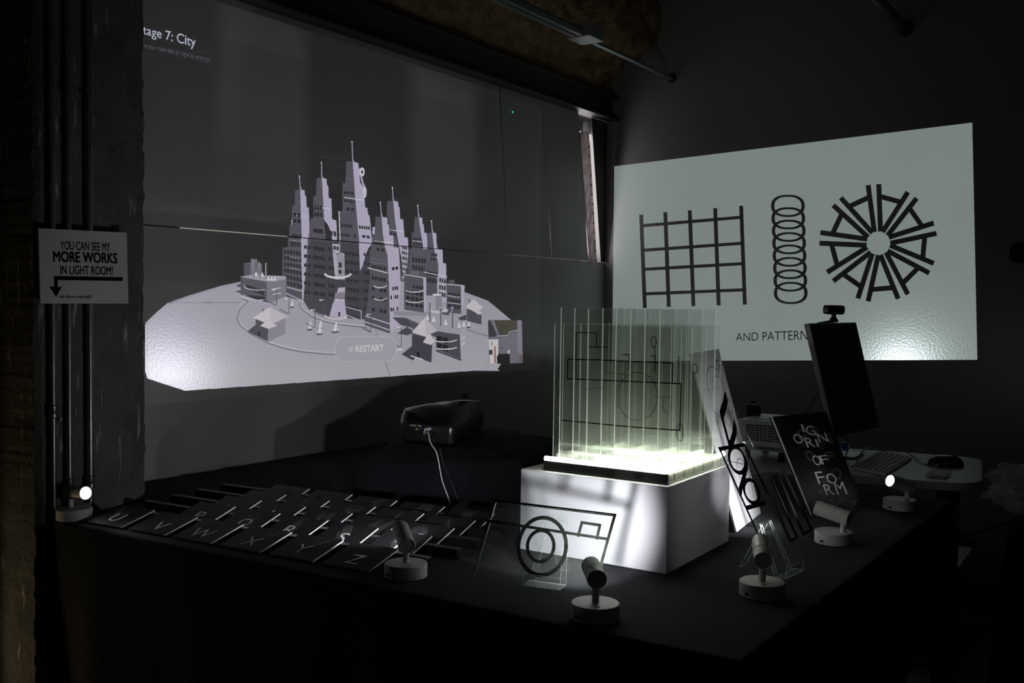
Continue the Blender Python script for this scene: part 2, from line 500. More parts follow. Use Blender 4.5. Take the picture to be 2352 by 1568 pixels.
# sprayed concrete beam above it: rough, lumpy, its underside rising into the room
def lumpy_beam():
    bm = bmesh.new()
    prof = [(WX + 0.02, 2.31), (WX + 0.06, 2.42), (WX + 0.10, 2.49), (WX + 0.18, 2.53), (WX + 0.25, 2.58), (WX + 0.28, 2.68), (WX + 0.26, 2.80), (WX + 0.30, 2.95), (WX + 0.5, 3.1), (WX + 0.9, 3.24)]
    pp = []
    for i in range(len(prof) - 1):
        for k in range(7):
            t = k / 7
            pp.append((prof[i][0] * (1 - t) + prof[i + 1][0] * t, prof[i][1] * (1 - t) + prof[i + 1][1] * t))
    pp.append(prof[-1])
    ny = 150
    rows = []
    for j in range(ny + 1):
        y = 1.2 + (BY - 1.2) * j / ny
        row = []
        for i, (x, z) in enumerate(pp):
            d = noise.noise((x * 5, y * 5, z * 5)) * 0.05 + noise.noise((x * 17, y * 17, z * 17)) * 0.028 + noise.noise((x * 45, y * 45, z * 45)) * 0.014
            g = min(1, i / 5)
            row.append(bm.verts.new((x + d * g, y, z - d * 0.9 * g)))
        rows.append(row)
    for j in range(ny):
        for i in range(len(pp) - 1):
            bm.faces.new((rows[j][i], rows[j][i + 1], rows[j + 1][i + 1], rows[j + 1][i]))
    me = bpy.data.meshes.new('beam_left'); bm.to_mesh(me); bm.free()
    me.materials.append(M_foamspray)
    me.polygons.foreach_set('use_smooth', [True] * len(me.polygons))
    o = bpy.data.objects.new('trim_2', me); COL.objects.link(o)
    return struct(o)
lumpy_beam()

# column in front of the left wall
CX = -2.20
c_r = on_x(340, 900, CX).y
c_m = on_x(256, 900, CX).y
c_l = on_x(84, 900, CX).y
def column():
    bm = bmesh.new()
    prof = [(WX, c_l), (CX - 0.012, c_l), (CX, c_l + 0.012)]
    n = 22
    for k in range(1, n): prof.append((CX, c_l + 0.012 + (c_m - c_l - 0.012) * k / n))
    prof += [(CX, c_m), (CX - 0.006, c_m + 0.004)]
    for k in range(1, 10): prof.append((CX - 0.006 - 0.012 * k / 10, c_m + 0.004 + (c_r - c_m - 0.004) * k / 10))
    prof += [(CX - 0.018, c_r), (CX - 0.03, c_r + 0.008), (WX, c_r + 0.008)]
    nz = 260
    rows = []
    for j in range(nz + 1):
        z = 3.25 * j / nz
        row = []
        for (x, y) in prof:
            edge = 1.0 if (abs(y - c_r) < 0.012 or abs(y - c_l) < 0.014 or abs(y - c_m) < 0.006) else 0.35
            d = noise.noise((x * 30, y * 40, z * 30)) * 0.004 + noise.noise((x * 9, y * 90, z * 75)) * 0.003
            row.append(bm.verts.new((x + d * edge if x > WX else x, y + d * edge * (1 if x > WX else 0), z)))
        rows.append(row)
    for j in range(nz):
        for i in range(len(prof) - 1):
            bm.faces.new((rows[j][i], rows[j][i + 1], rows[j + 1][i + 1], rows[j + 1][i]))
    me = bpy.data.meshes.new('column'); bm.to_mesh(me); bm.free()
    me.materials.append(M_conc)
    o = bpy.data.objects.new('column', me); COL.objects.link(o)
    return struct(o)
column()

# ------------------------------------------------------------------ conduits and sign on the column
PX = CX + 0.013
for i, (px, rr, lab, zend) in enumerate((
        (121, 0.0078, 'metal conduit pipe nearest the outer edge of the concrete column', 0.745),
        (158, 0.0068, 'slim metal conduit pipe between two others on the concrete column', 0.765),
        (206, 0.0085, 'metal conduit pipe nearest the projected city on the concrete column', 0.765))):
    y = on_x(px, 900, PX).y
    t = thing('conduit_pipe', (PX, y, zend), lab, 'pipe', 'conduits on the column')
    link('pipe_run', MB().cyl((PX, y, zend), (PX, y, 3.24), rr, n=20), M_pipe, t, smooth=True)
    cz = {0: 0.98, 1: 0.80, 2: 0.80}[i]
    link('coupling', MB().lathe((PX, y, cz), (0, 0, 1), [(rr + 0.001, 0), (rr + 0.003, 0.002), (rr + 0.003, 0.012), (rr + 0.0015, 0.014), (rr + 0.003, 0.018), (rr + 0.003, 0.03), (rr, 0.032)], 20), M_pipe, t, smooth=True)
    for z in (1.75, 2.3):
        link('pipe_strap', MB().box((PX - 0.013, y - rr - 0.008, z), (PX - 0.008, y + rr + 0.008, z + 0.012)).cyl((PX, y, z), (PX, y, z + 0.012), rr + 0.0015, n=20), M_pipe, t)
SX = PX + 0.010
sq = [on_x(88, 524, SX), on_x(291, 534, SX), on_x(295, 697, SX), on_x(93, 697, SX)]
t = thing('wall_sign', (SX, sq[3].y, sq[3].z), 'white paper sign with black block lettering and a downward arrow on the column pipes', 'sign')
link('sign_panel', MB().prism([p + Vector((-0.003, 0, 0)) for p in sq], (0.003, 0, 0)), M_signp, t)
def uvq(u0, v0, u1, v1, q=None): q = q or sq; return [bil(q, u0, v0), bil(q, u1, v0), bil(q, u1, v1), bil(q, u0, v1)]
ex = (0.0004, 0, 0)
for txt_, box_, bold_ in (('YOU CAN SEE MY', (.226, .155, .795, .272), 0.016), ('MORE WORKS', (.145, .292, .877, .44), 0.034), ('IN LIGHT ROOM!', (.217, .482, .819, .602), 0.020), ('6th floor room 605', (.204, .885, .56, .925), 0.02)):
    tb = MB(); text_quad(tb, txt_, uvq(*box_), ex, bold_)
    link('text_line', tb, M_ink, t)
ab = MB()
ab.add([p + Vector(ex) for p in uvq(.15, .628, .935, .682)], [(0, 1, 2, 3)])
ab.add([p + Vector(ex) for p in uvq(.15, .682, .188, .79)], [(0, 1, 2, 3)])
ab.add([bil(sq, .097, .772) + Vector(ex), bil(sq, .232, .775) + Vector(ex), bil(sq, .167, .912) + Vector(ex)], [(0, 1, 2)])
link('arrow', ab, M_ink, t)
tag(link('wall_hook', MB().lathe(on_x(131, 962, CX) - Vector((0.003, 0, 0)), (1, 0, 0), [(0.006, 0), (0.006, 0.004), (0.003, 0.006), (0.002, 0.014), (0.0035, 0.016), (0.0035, 0.018)], 16), M_pipe, smooth=True), 'small pale screw hook on the column below the sign', 'hook')

# ------------------------------------------------------------------ white boards over the windows of the left wall
BX = WX + 0.004
def board(pxs, lab, dz=(0, 0), grp='boards over the windows'):
    a, b, c, d = pxs   # Y of bottom-left, bottom-right, top-right, top-left
    z0 = SEAM + 0.0015; z1 = 2.185
    pts = [(BX, a, z0 + dz[0]), (BX, b, z0 + dz[1]), (BX, c, z1), (BX, d, z1)]
    return tag(link('foam_board', MB().prism(pts, (-0.008, 0, 0)), M_foam, bevel=0.0008), lab, 'board', grp)
def wy(px, py): return on_x(px, py, BX).y
yA, yB, yC = wy(1166, 560), wy(1268, 590), wy(1331, 595)
board((1.45, yA - 0.001, wy(1149, 225) - 0.008, 1.45), 'widest white board, above the long seam behind the projected city', (0.0, -0.001))
board((yA + 0.001, yB - 0.003, wy(1243, 250), wy(1149, 225) + 0.010), 'middle white board with a tiny green light near its top edge', (0.0, 0.0))
board((yB + 0.002, wy(1352, 602), wy(1328, 270), wy(1243, 250) + 0.002), 'white board at the far end of the wall, beside the pale lit strip', (0.0, 0.0))
gl = on_x(1178.5, 257, BX + 0.003)
tag(link('indicator_light', MB().lathe(gl - Vector((0.004, 0, 0)), (1, 0, 0), [(0.0035, 0), (0.0035, 0.003), (0.002, 0.005)], 12), M_green), 'tiny green indicator light on the middle white board', 'light')
# pale strip lit from behind, its punched edge, and the daylight slit at the corner
sx = WX + 0.006
s_pts = [on_x(1329, 303, sx), on_x(1353, 300, sx), on_x(1371, 604, sx), on_x(1353, 604, sx)]
s_pts[0].y = wy(1329, 303); 
strip = MB().prism(s_pts, (0.001, 0, 0))
link_strip = tag(link('translucent_strip', strip, M_paperstrip), 'pale tall strip glowing with daylight at the room corner', 'strip')
for k in range(13):
    t_ = 0.12 + 0.86 * k / 12
    p = s_pts[1].lerp(s_pts[2], t_) + Vector((0.0012, -0.012, 0))
    link('pin_hole', MB().cyl(p, p + Vector((0.0006, 0, 0)), 0.006, n=10), M_lead, link_strip)
cornr = MB()
c0, c1 = on_x(1357, 285, WX), on_x(1378, 604, WX)
cornr.prism([(WX + 0.002, c0.y + 0.004, 2.183), (WX + 0.002, BY, 2.183), (WX + 0.002, BY, SEAM), (WX + 0.002, c1.y + 0.008, SEAM)], (-0.0015, 0, 0))
struct(link('trim_3', cornr, M_walld))

# ------------------------------------------------------------------ things on the ceiling
tk = thing('cable_tray', (-2.28, 1.2, 2.37), 'thin grey metal cable tray with a square box under the ceiling', 'tray')
p_end = on_y(1544, 180, BY); tx, tz = p_end.x, p_end.z
pj = on_plane(1345, 88, (tx, 0, 0), Vector((1, 0, 0)))
tr_ = MB()
tr_.box((tx - 0.030, 0.9, tz - 0.004), (tx - 0.008, pj.y - 0.05, tz + 0.022)).box((tx + 0.006, 0.9, tz - 0.004), (tx + 0.026, pj.y - 0.05, tz + 0.022)).box((tx - 0.03, 0.9, tz + 0.018), (tx + 0.026, pj.y - 0.05, tz + 0.022))
link('rail', tr_, M_alu, tk)
link('junction_box', MB().box((tx - 0.055, pj.y - 0.07, tz - 0.008), (tx + 0.055, pj.y + 0.06, tz + 0.05)), M_alu, tk, bevel=0.004)
link('conduit', MB().cyl((tx, pj.y + 0.06, tz), (tx, BY - 0.005, tz), 0.010, n=16), M_alu, tk, smooth=True)
link('end_flange', MB().lathe((tx, BY - 0.008, tz), (0, 1, 0), [(0.022, 0), (0.022, 0.008)], 20), M_steel, tk)
e2 = on_y(2080, 66, BY)
pp = thing('ceiling_pipe', (e2.x, BY, e2.z), 'dark pipe high on the back wall above the projected patterns', 'pipe')
link('pipe_run', MB().cyl((e2.x, 1.6, e2.z), (e2.x, BY - 0.006, e2.z), 0.022, n=20), M_steel, pp, smooth=True)
link('wall_flange', MB().lathe((e2.x, BY - 0.012, e2.z), (0, 1, 0), [(0.034, 0), (0.034, 0.006), (0.028, 0.012)], 24), M_steel, pp)
fx = on_y(2341, 580, BY - 0.02)
wf = thing('wall_fixture', fx, 'round black fixture on the bare back wall near the frame edge', 'fixture')
link('cap', MB().lathe(fx + Vector((0, 0.02, 0)), (0, -1, 0), [(0.040, 0), (0.040, 0.015), (0.036, 0.03), (0.024, 0.036)], 32), M_blackm, wf, smooth=True)
link('rim', MB().lathe(fx + Vector((0, 0.02, 0)), (0, -1, 0), [(0.044, 0), (0.044, 0.006), (0.040, 0.009)], 32), M_black, wf, smooth=True)

# ------------------------------------------------------------------ the long table under black cloth
TZ = 0.74
T0 = on_z(205, 1212, TZ); T1 = on_z(1700, 1518, TZ); T2 = on_z(2189, 1148, TZ)
def cloth_table():
    c = [Vector((WX + 0.03, T0.y - 0.02, 0)), Vector((T1.x, T1.y, 0)), Vector((T2.x, T2.y, 0)), Vector((WX + 0.03, T2.y + 0.02, 0))]
    c[0].y = T0.y + (T1.y - T0.y) * (c[0].x - T0.x) / (T1.x - T0.x)
    # outline with many points
    per = []
    for i in range(4):
        a, b = c[i], c[(i + 1) % 4]
        m = 70 if i in (0, 2) else 56
        for k in range(m):
            t = k / m
            per.append((a.lerp(b, t), i, t))
    nrm = [Vector((0, -1, 0)), Vector((1, 0, 0)), Vector((0, 1, 0)), Vector((-1, 0, 0))]
    rings = []
    levels = [(-0.010, TZ, 0), (-0.003, TZ - 0.001, 0), (0.0, TZ - 0.005, 0), (0.001, TZ - 0.03, 0.1)] + [(0.0, TZ - 0.03 - 0.71 * k / 12, k / 12) for k in range(1, 13)]
    bm = bmesh.new()
    # top
    N, Mx = 60, 44
    for off, z, fold in levels:
        ring = []
        for p, i, t in per:
            n = nrm[i]
            s = t * 4
            wv = 0.0
            if fold > 0 and i != 3:
                wv = (0.020 * math.sin(t * 37 + i) + 0.012 * math.sin(t * 71 + 2 * i) - 0.02) * fold
            pull = t ** 1.5 if i == 1 else (1 - t) ** 1.5 if i == 2 else 0.0
            q = p + n * (off + wv * (1 - pull))
            q.x -= 0.15 * fold * pull
            if off < 0:
                cen = Vector((sum(x.x for x in c) / 4, sum(x.y for x in c) / 4, 0))
                q = p + (cen - p).normalized() * (-off)
            ring.append(bm.verts.new((q.x, q.y, max(0.002, z))))
        rings.append(ring)
    n = len(per)
    for a, b in zip(rings[:-1], rings[1:]):
        for i in range(n):
            bm.faces.new((a[i], b[i], b[(i + 1) % n], a[(i + 1) % n]))
    bm.faces.new(rings[0])
    bmesh.ops.recalc_face_normals(bm, faces=bm.faces)
    me = bpy.data.meshes.new('draped_table'); bm.to_mesh(me); bm.free()
    me.materials.append(M_cloth)
    o = bpy.data.objects.new('draped_table', me); COL.objects.link(o)
    return tag(o, 'long exhibition table covered to the floor with a black cloth', 'table')
cloth_table()

# ------------------------------------------------------------------ battery spotlights
def spotlight(px, py, aim, lab, power, tube=0.078, tubeoff=0.0, stem=0.045, spread=62, rad=0.041, blend=0.75):
    """px, py: middle of the base's foot; aim: point the head looks at"""
    b = on_z(px, py, TZ + 0.0005)
    t = thing('battery_spotlight', b, lab, 'lamp', 'small white spotlights on the table')
    link('base', MB().lathe(b, (0, 0, 1), [(rad - 0.001, 0), (rad, 0.001), (rad, 0.0245), (rad - 0.0015, 0.026), (rad - 0.004, 0.0262)], 56), M_wpaint, t, smooth=True)
    d = (Vector(aim) - (b + Vector((0, 0, 0.07)))).normalized()
    back = Vector((d.x, d.y, 0)).normalized()
    s0 = b + Vector((0, 0, 0.024)) + back * tubeoff
    piv = s0 + Vector((0, 0, stem))
    st = link('stem', MB().lathe(s0, (0, 0, 1), [(0.0072, 0), (0.0062, 0.003), (0.0062, stem - 0.006), (0.0085, stem - 0.003), (0.0085, stem + 0.004), (0.006, stem + 0.008)], 24), M_wpaint, t, smooth=True)
    a0 = piv - d * 0.014
    R = 0.0165
    prof = [(R - 0.0035, 0.004), (R - 0.002, 0.0), (R, 0.0012), (R, 0.030), (R - 0.0006, 0.0306), (R - 0.0006, 0.0316), (R, 0.032), (R, tube), (R - 0.002, tube), (R - 0.002, tube - 0.006)]
    hd = link('head', MB().lathe(a0, d, prof, 40), M_wpaint, t, smooth=True)
    link('lens', MB().lathe(a0 + d * (tube - 0.0055), d, [(R - 0.0022, 0), (R - 0.0022, 0.003), (R - 0.006, 0.0042)], 32), M_lens, hd)
    link('button', MB().lathe(b + Vector((0, 0, 0.0258)) - back * 0.026, (0, 0, 1), [(0.004, 0), (0.004, 0.0012)], 16), M_gpla, t)
    sidev = Vector((-0.35, -0.94, 0)) * (rad - 0.0009) + Vector((0, 0, 0.006))
    pv = Vector((0.94, -0.35, 0)) * 0.004
    link('charging_port', MB().prism([b + sidev - pv, b + sidev + pv, b + sidev + pv + Vector((0, 0, 0.004)), b + sidev - pv + Vector((0, 0, 0.004))], Vector((-0.35, -0.94, 0)) * 0.002), M_blackm, t)
    ld = bpy.data.lights.new('spot_bulb', 'SPOT')
    ld.energy = power; ld.spot_size = math.radians(spread); ld.spot_blend = blend; ld.shadow_soft_size = 0.008
    ld.color = (0.94, 0.95, 1.0)
    lo = bpy.data.objects.new('spot_bulb', ld); COL.objects.link(lo)
    lo.parent = t
    lo.rotation_euler = (-d).to_track_quat('Z', 'Y').to_euler()
    lo.location = a0 + d * (tube + 0.002) - ORG[t.name]
    return t, b
K = SPOT_POWER
spotlight(170, 1190, (-1.57, 1.354, 0.87), 'small white spotlight by the column, its lit face turned to the letter U card', 0.16 * K, stem=0.036, tubeoff=-0.014, spread=80)
spotlight(932, 1322, (-1.60, 1.76, 0.97), 'small white spotlight standing beside the letter Z card', 1.5 * K, tube=0.068, stem=0.04, spread=118, blend=0.6)
spotlight(1367, 1418, (-1.04, 1.77, 0.84), 'nearest white spotlight, its dark head aimed at the camera drawing', 2.0 * K, tube=0.07, stem=0.045, spread=86)
spotlight(1750, 1366, (-0.845, 2.30, 0.95), 'white spotlight standing before the clear stand, aimed at the leaning white poster', 0.8 * K, stem=0.045, spread=46)
spotlight(1914, 1245, (-0.95, 2.27, 0.875), 'white spotlight below the black lettered board, head turned away to the side', 1.1 * K, stem=0.036, tubeoff=-0.022, spread=110)
spotlight(2066, 1168, (-0.92, 2.19, 0.99), 'white spotlight nearest the desk, its glowing face turned to the black lettered board', 0.14 * K, stem=0.034, tubeoff=-0.026)

# ------------------------------------------------------------------ alphabet cards on black risers
ca = on_z(201, 1198, TZ + 0.006); cb = on_z(848, 1312, TZ + 0.006)
ex_ = Vector((cb.x - ca.x, cb.y - ca.y, 0)).normalized()
ey_ = Vector((-ex_.y, ex_.x, 0))
CW, CH, PITCH_X, ROW = 0.115, 0.100, 0.1395, 0.089
# right front corner of the last card in the front row
z_right = Vector((on_z(848, 1312, TZ + 0.004).x, on_z(848, 1312, TZ + 0.004).y, 0))
RISE = 0.020
for r in range(5):
    o = z_right + ey_ * (0.087 + ROW * r) + ex_ * (0.055 + (0.02, 0.035, 0.03, 0.03, 0.03)[r])
    lft = 0.92 if r else 0.85
    q = [o, o - ex_ * lft, o - ex_ * lft + ey_ * 0.017, o + ey_ * 0.017]
    q = [Vector((p.x, p.y, TZ + 0.0008)) for p in q]
    names = ['nearest the table edge', 'second from the table edge', 'third from the table edge', 'fourth from the table edge', 'farthest from the table edge']
    tag(link('card_riser', MB().prism(q, (0, 0, RISE)), M_gloss, bevel=0.0012), 'long black riser bar under the letter cards, ' + names[r], 'riser', 'riser bars under the cards')
def letter_card(ch, right_front, words, row):
    rnd = random.Random(ord(ch))
    rf = Vector((right_front.x, right_front.y, TZ + 0.002))
    run = 0.0865 if row == 0 else 0.0665          # from the card's front edge to the riser it leans on
    up = math.atan2(RISE - 0.0004, run)
    ez = Vector((0, 0, 1))
    eyc = ey_ * math.cos(up) + ez * math.sin(up)
    nn = ez * math.cos(up) - ey_ * math.sin(up)
    lf = rf - ex_ * CW
    t = thing('letter_card', lf, words, 'card', 'alphabet cards')
    th = 0.0030
    bd = MB()
    bd.prism([lf, rf, rf + eyc * CH, lf + eyc * CH], nn * th, 0, 1)
    bd.m[0] = 1
    link('board', bd, [M_card, M_white], t)
    vs, fs, asp = glyphs(ch)
    gh = 0.038; gw = min(0.062, gh * asp)
    ox = (CW - gw) / 2 + rnd.uniform(-0.004, 0.012); oy = 0.014 + rnd.uniform(0, 0.010)
    P = lambda u, v, h: lf + ex_ * (ox + u * gw) + eyc * (oy + v * gh) + nn * (th + h)
    g = MB(); g.add([P(u, v, 0.0003) for u, v in vs], fs)
    link('letter', g, M_white, t)
    tr = MB()
    ol = outline(ch)
    dx, dy = rnd.uniform(-0.02, 0.02), rnd.uniform(0.028, 0.04)
    for k in range(1, 5):
        f_ = k / 4
        for (a, b) in ol:
            p = P(a[0], a[1], 0.00015) + ex_ * dx * f_ + eyc * dy * f_
            q = P(b[0], b[1], 0.00015) + ex_ * dx * f_ + eyc * dy * f_
            if (q - p).length > 1e-5: tr.band(p, q, 0.0005, nn, 0.0001)
    for (a, b) in ol[::3]:
        p = P(a[0], a[1], 0.0002); tr.band(p, p + ex_ * dx + eyc * dy, 0.0004, nn, 0.0001)
    link('echo_lines', tr, M_echo, t)
    return t
rows = ['UVWXYZ', 'PQRST', 'KLMNO', 'FGHIJ', 'ABCDE']
for r, s in enumerate(rows):
    for i, ch in enumerate(s):
        k = len(s) - 1 - i
        p = z_right + ey_ * (ROW * r + (0.0205 if r else 0)) - ex_ * (PITCH_X * k - 0.01 * (1 if r else 0))
        letter_card(ch, p, 'black card with a white letter %s in the %s row of the alphabet display' % (ch, ['front', 'second', 'middle', 'fourth', 'rearmost'][r]), r)
# ------------------------------------------------------------------ projected picture of the city, as a film inside the black projector
# drawn as flat shapes on the wall plane (Y, Z), rastered into runs, then scaled towards the lamp
FX = BX + 0.0006
GY0, GY1, GZ0, GZ1, CELL = 1.52, 3.96, 0.955, 2.22, 0.00125
GW, GH = int((GY1 - GY0) / CELL), int((GZ1 - GZ0) / CELL)
city = np.zeros((GH, GW, 3), dtype=np.float32)
def w2g(p): return ((p.y - GY0) / CELL, (p.z - GZ0) / CELL)
def z2(x, y): return (320 + x / 2.529, 300 + y / 2.529)
def gpt(px, py): return w2g(on_x(px, py, FX))
def fill(pts, col):
    """even-odd fill of a polygon given in grid units"""
    xs = [p[0] for p in pts]; ys = [p[1] for p in pts]
    x0, x1 = max(0, int(min(xs))), min(GW, int(max(xs)) + 2)
    y0, y1 = max(0, int(min(ys))), min(GH, int(max(ys)) + 2)
    if x1 <= x0 or y1 <= y0: return
    X = np.arange(x0, x1)[None, :] + 0.5; Y = np.arange(y0, y1)[:, None] + 0.5
    ins = np.zeros((y1 - y0, x1 - x0), dtype=bool)
    n = len(pts)
    for i in range(n):
        ax, ay = pts[i]; bx, by = pts[(i + 1) % n]
        if ay == by: continue
        ins ^= ((ay > Y) != (by > Y)) & (X < (bx - ax) * (Y - ay) / (by - ay) + ax)
    city[y0:y1, x0:x1][ins] = col
def A(pts, col):
    fill([gpt(*z2(*p)) for p in pts], col)
def LN(pts, wdt, col):
    for (a, b) in zip(pts[:-1], pts[1:]):
        d = math.hypot(b[0] - a[0], b[1] - a[1]) or 1
        nx, ny = -(b[1] - a[1]) / d * wdt / 2, (b[0] - a[0]) / d * wdt / 2
        A([(a[0] + nx, a[1] + ny), (b[0] + nx, b[1] + ny), (b[0] - nx, b[1] - ny), (a[0] - nx, a[1] - ny)], col)
def EL(cx, cy, rx, ry, col, a0=0, a1=360, n=40):
    A([(cx + rx * math.cos(math.radians(a0 + (a1 - a0) * k / n)), cy + ry * math.sin(math.radians(a0 + (a1 - a0) * k / n))) for k in range(n + (a1 - a0 < 360))], col)
def arc(cx, cy, rx, ry, a0, a1, wdt, col, n=14):
    LN([(cx + rx * math.cos(math.radians(a0 + (a1 - a0) * k / n)), cy + ry * math.sin(math.radians(a0 + (a1 - a0) * k / n))) for k in range(n + 1)], wdt, col)
def WIN(q, cols, rows, col=None, fu=0.72, fv=0.62, skip=()):
    """rows of small dark windows inside a quad TL, TR, BR, BL"""
    col = NIGHT if col is None else col
    def b(u, v):
        x = (q[0][0] * (1 - u) + q[1][0] * u) * (1 - v) + (q[3][0] * (1 - u) + q[2][0] * u) * v
        y = (q[0][1] * (1 - u) + q[1][1] * u) * (1 - v) + (q[3][1] * (1 - u) + q[2][1] * u) * v
        return (x, y)
    for r in range(rows):
        for c in range(cols):
            if (r, c) in skip: continue
            u0, u1 = (c + (1 - fu) / 2) / cols, (c + (1 + fu) / 2) / cols
            v0, v1 = (r + (1 - fv) / 2) / rows, (r + (1 + fv) / 2) / rows
            A([b(u0, v0), b(u1, v0), b(u1, v1), b(u0, v1)], col)
def C(*c): return np.array(srgb(*c), dtype=np.float32)
NIGHT = C(30, 30, 40); DARK = C(94, 91, 104); DARK2 = C(70, 68, 79); LIGHT = C(206, 200, 226); MID = C(152, 149, 165)
GROUND = C(186, 183, 200); GROUND2 = C(198, 199, 209); ROOF = C(232, 229, 236); WHT = C(250, 248, 254); SHD = C(80, 77, 92)
# background: almost black, with sheen on the boards drawn in as two upright bands
zz = GZ0 + (np.arange(GH) + 0.5) * CELL
yy = GY0 + (np.arange(GW) + 0.5) * CELL
def bandY(pxa, pxb, py):
    return on_x(pxa, py, FX).y, on_x(pxb, py, FX).y
a0, a1 = bandY(505, 705, 300); b0, b1 = bandY(945, 1092, 360)
def bump(v, lo, hi, soft):
    return np.clip((v - lo + soft) / (2 * soft), 0, 1) * np.clip((hi + soft - v) / (2 * soft), 0, 1)
vert = np.clip((zz - 1.50) / 0.42, 0, 1) * np.clip((2.17 - zz) / 0.16 + 0.3, 0, 1)
haze = (bump(yy, a0, a1, 0.035) * 0.85)[None, :] * vert[:, None] + (bump(yy, b0, b1, 0.05) * 1.0)[None, :] * vert[:, None]
haze = np.round(haze * 16) / 16
base = np.array([0.0070, 0.0064, 0.0078], dtype=np.float32)
city[:] = base[None, None, :] + haze[:, :, None] * np.array([0.0230, 0.0185, 0.0215], dtype=np.float32)[None, None, :]

# the ground slab of the model
G_OUT = [(48, 1120), (110, 1060), (175, 1005), (300, 960), (480, 905), (590, 882), (860, 852), (1150, 840), (1560, 850), (1890, 940), (2025, 990), (2155, 1098), (2160, 1130), (2100, 1355), (2080, 1385), (275, 1510), (60, 1440), (46, 1390)]
A(G_OUT, GROUND)
for k in range(8):
    y_ = 1130 + 38 * k; f_ = (k + 1) / 8
    A([(46, y_), (1100, y_ - 10), (2120, y_), (2160, 1130) if k == 0 else (2125, y_), (2100, 1355), (2080, 1385), (275, 1510), (60, 1440), (46, max(y_, 1390))], GROUND * (1 - f_) + GROUND2 * f_)
A([(2125, 1180), (2165, 1130), (2230, 1100), (2230, 1500), (2080, 1385), (2100, 1355)], base)
A([(175, 1005), (300, 960), (480, 905), (590, 882), (590, 892), (485, 916), (310, 972), (190, 1004)], C(176, 172, 192))
LN([(175, 1003), (590, 1001)], 3, C(120, 116, 130)); LN([(1375, 1155), (1388, 1195)], 3, C(110, 108, 120)); LN([(1430, 1340), (1458, 1425)], 3, C(120, 118, 128))
LN([(1900, 1158), (2025, 1195)], 4, C(110, 108, 122))
LN([(2025, 1362), (1990, 1392)], 2, C(160, 160, 170))

def spire(x, y0, x1, y1):
    LN([(x, y0), (x1, y1)], 6, C(176, 176, 200)); EL(x, y0 + 3, 4, 4, WHT)
    A([(x1 - 4, y1 - 18), (x1 + 2, y1 - 18), (x1 + 9, y1), (x1 - 3, y1)], C(170, 168, 190))
# rear towers first
spire(1470, 328, 1475, 408)
A([(1540, 690), (1600, 690), (1585, 860), (1530, 880)], SHD)
A([(1440, 408), (1475, 408), (1485, 520), (1497, 640), (1515, 720), (1530, 880), (1480, 870), (1460, 690), (1452, 605), (1445, 500), (1436, 495)], DARK)
A([(1475, 408), (1503, 412), (1505, 440), (1512, 445), (1515, 512), (1533, 515), (1540, 618), (1560, 622), (1564, 700), (1556, 800), (1534, 872), (1524, 740), (1502, 640), (1485, 520)], LIGHT)
WIN([(1452, 585), (1490, 590), (1496, 620), (1455, 612)], 2, 1); WIN([(1525, 665), (1558, 672), (1556, 860), (1532, 850)], 3, 6)
LN([(1445, 575), (1535, 585)], 3, WHT)
spire(1617, 432, 1622, 500)
A([(1598, 500), (1622, 502), (1635, 590), (1645, 690), (1672, 692), (1672, 870), (1565, 870), (1575, 690), (1583, 685), (1583, 590), (1597, 588)], DARK)
A([(1622, 502), (1643, 506), (1645, 540), (1652, 545), (1655, 592), (1670, 595), (1676, 692), (1650, 692), (1635, 590)], LIGHT)
WIN([(1590, 615), (1640, 620), (1645, 680), (1588, 670)], 4, 2); WIN([(1585, 730), (1668, 740), (1668, 830), (1583, 818)], 5, 2)
LN([(1588, 638), (1640, 645)], 3, WHT)
spire(1697, 522, 1702, 592)
A([(1675, 592), (1702, 592), (1712, 680), (1737, 775), (1735, 960), (1655, 960), (1660, 768), (1672, 765), (1672, 690)], DARK)
A([(1702, 592), (1725, 596), (1727, 650), (1733, 690), (1762, 695), (1765, 772), (1783, 775), (1785, 1000), (1733, 1000), (1737, 775), (1712, 690)], LIGHT)
WIN([(1698, 710), (1732, 715), (1733, 765), (1690, 760)], 3, 2); WIN([(1670, 810), (1735, 820), (1735, 900), (1665, 890)], 4, 2); WIN([(1742, 850), (1782, 858), (1782, 980), (1740, 970)], 3, 3)
LN([(1655, 825), (1790, 852)], 4, WHT)
# far left tower
spire(930, 262, 935, 343)
A([(905, 343), (935, 345), (945, 625), (958, 992), (862, 970), (836, 860), (838, 685), (870, 680), (872, 545), (885, 545), (888, 437), (902, 435)], DARK)
A([(935, 345), (960, 345), (963, 378), (970, 380), (973, 447), (985, 448), (990, 610), (985, 640), (976, 800), (972, 1000), (950, 996), (944, 625), (940, 520)], LIGHT)
A([(985, 600), (1000, 640), (995, 1030), (972, 1000), (976, 800)], SHD)
LN([(892, 492), (985, 500)], 3, WHT); LN([(886, 517), (886, 547)], 4, WHT)
WIN([(892, 470), (938, 475), (940, 545), (890, 540)], 2, 2); WIN([(885, 590), (945, 598), (946, 690), (882, 685)], 5, 2); WIN([(845, 690), (945, 700), (955, 930), (842, 900)], 6, 6)
LN([(863, 912), (950, 935)], 6, LIGHT); LN([(860, 948), (950, 990)], 6, LIGHT); A([(863, 918), (950, 941), (950, 984), (861, 945)], C(88, 85, 98))
for yy_ in (738, 800, 640): LN([(880, yy_), (940, yy_ + 10)], 3, C(190, 188, 205))
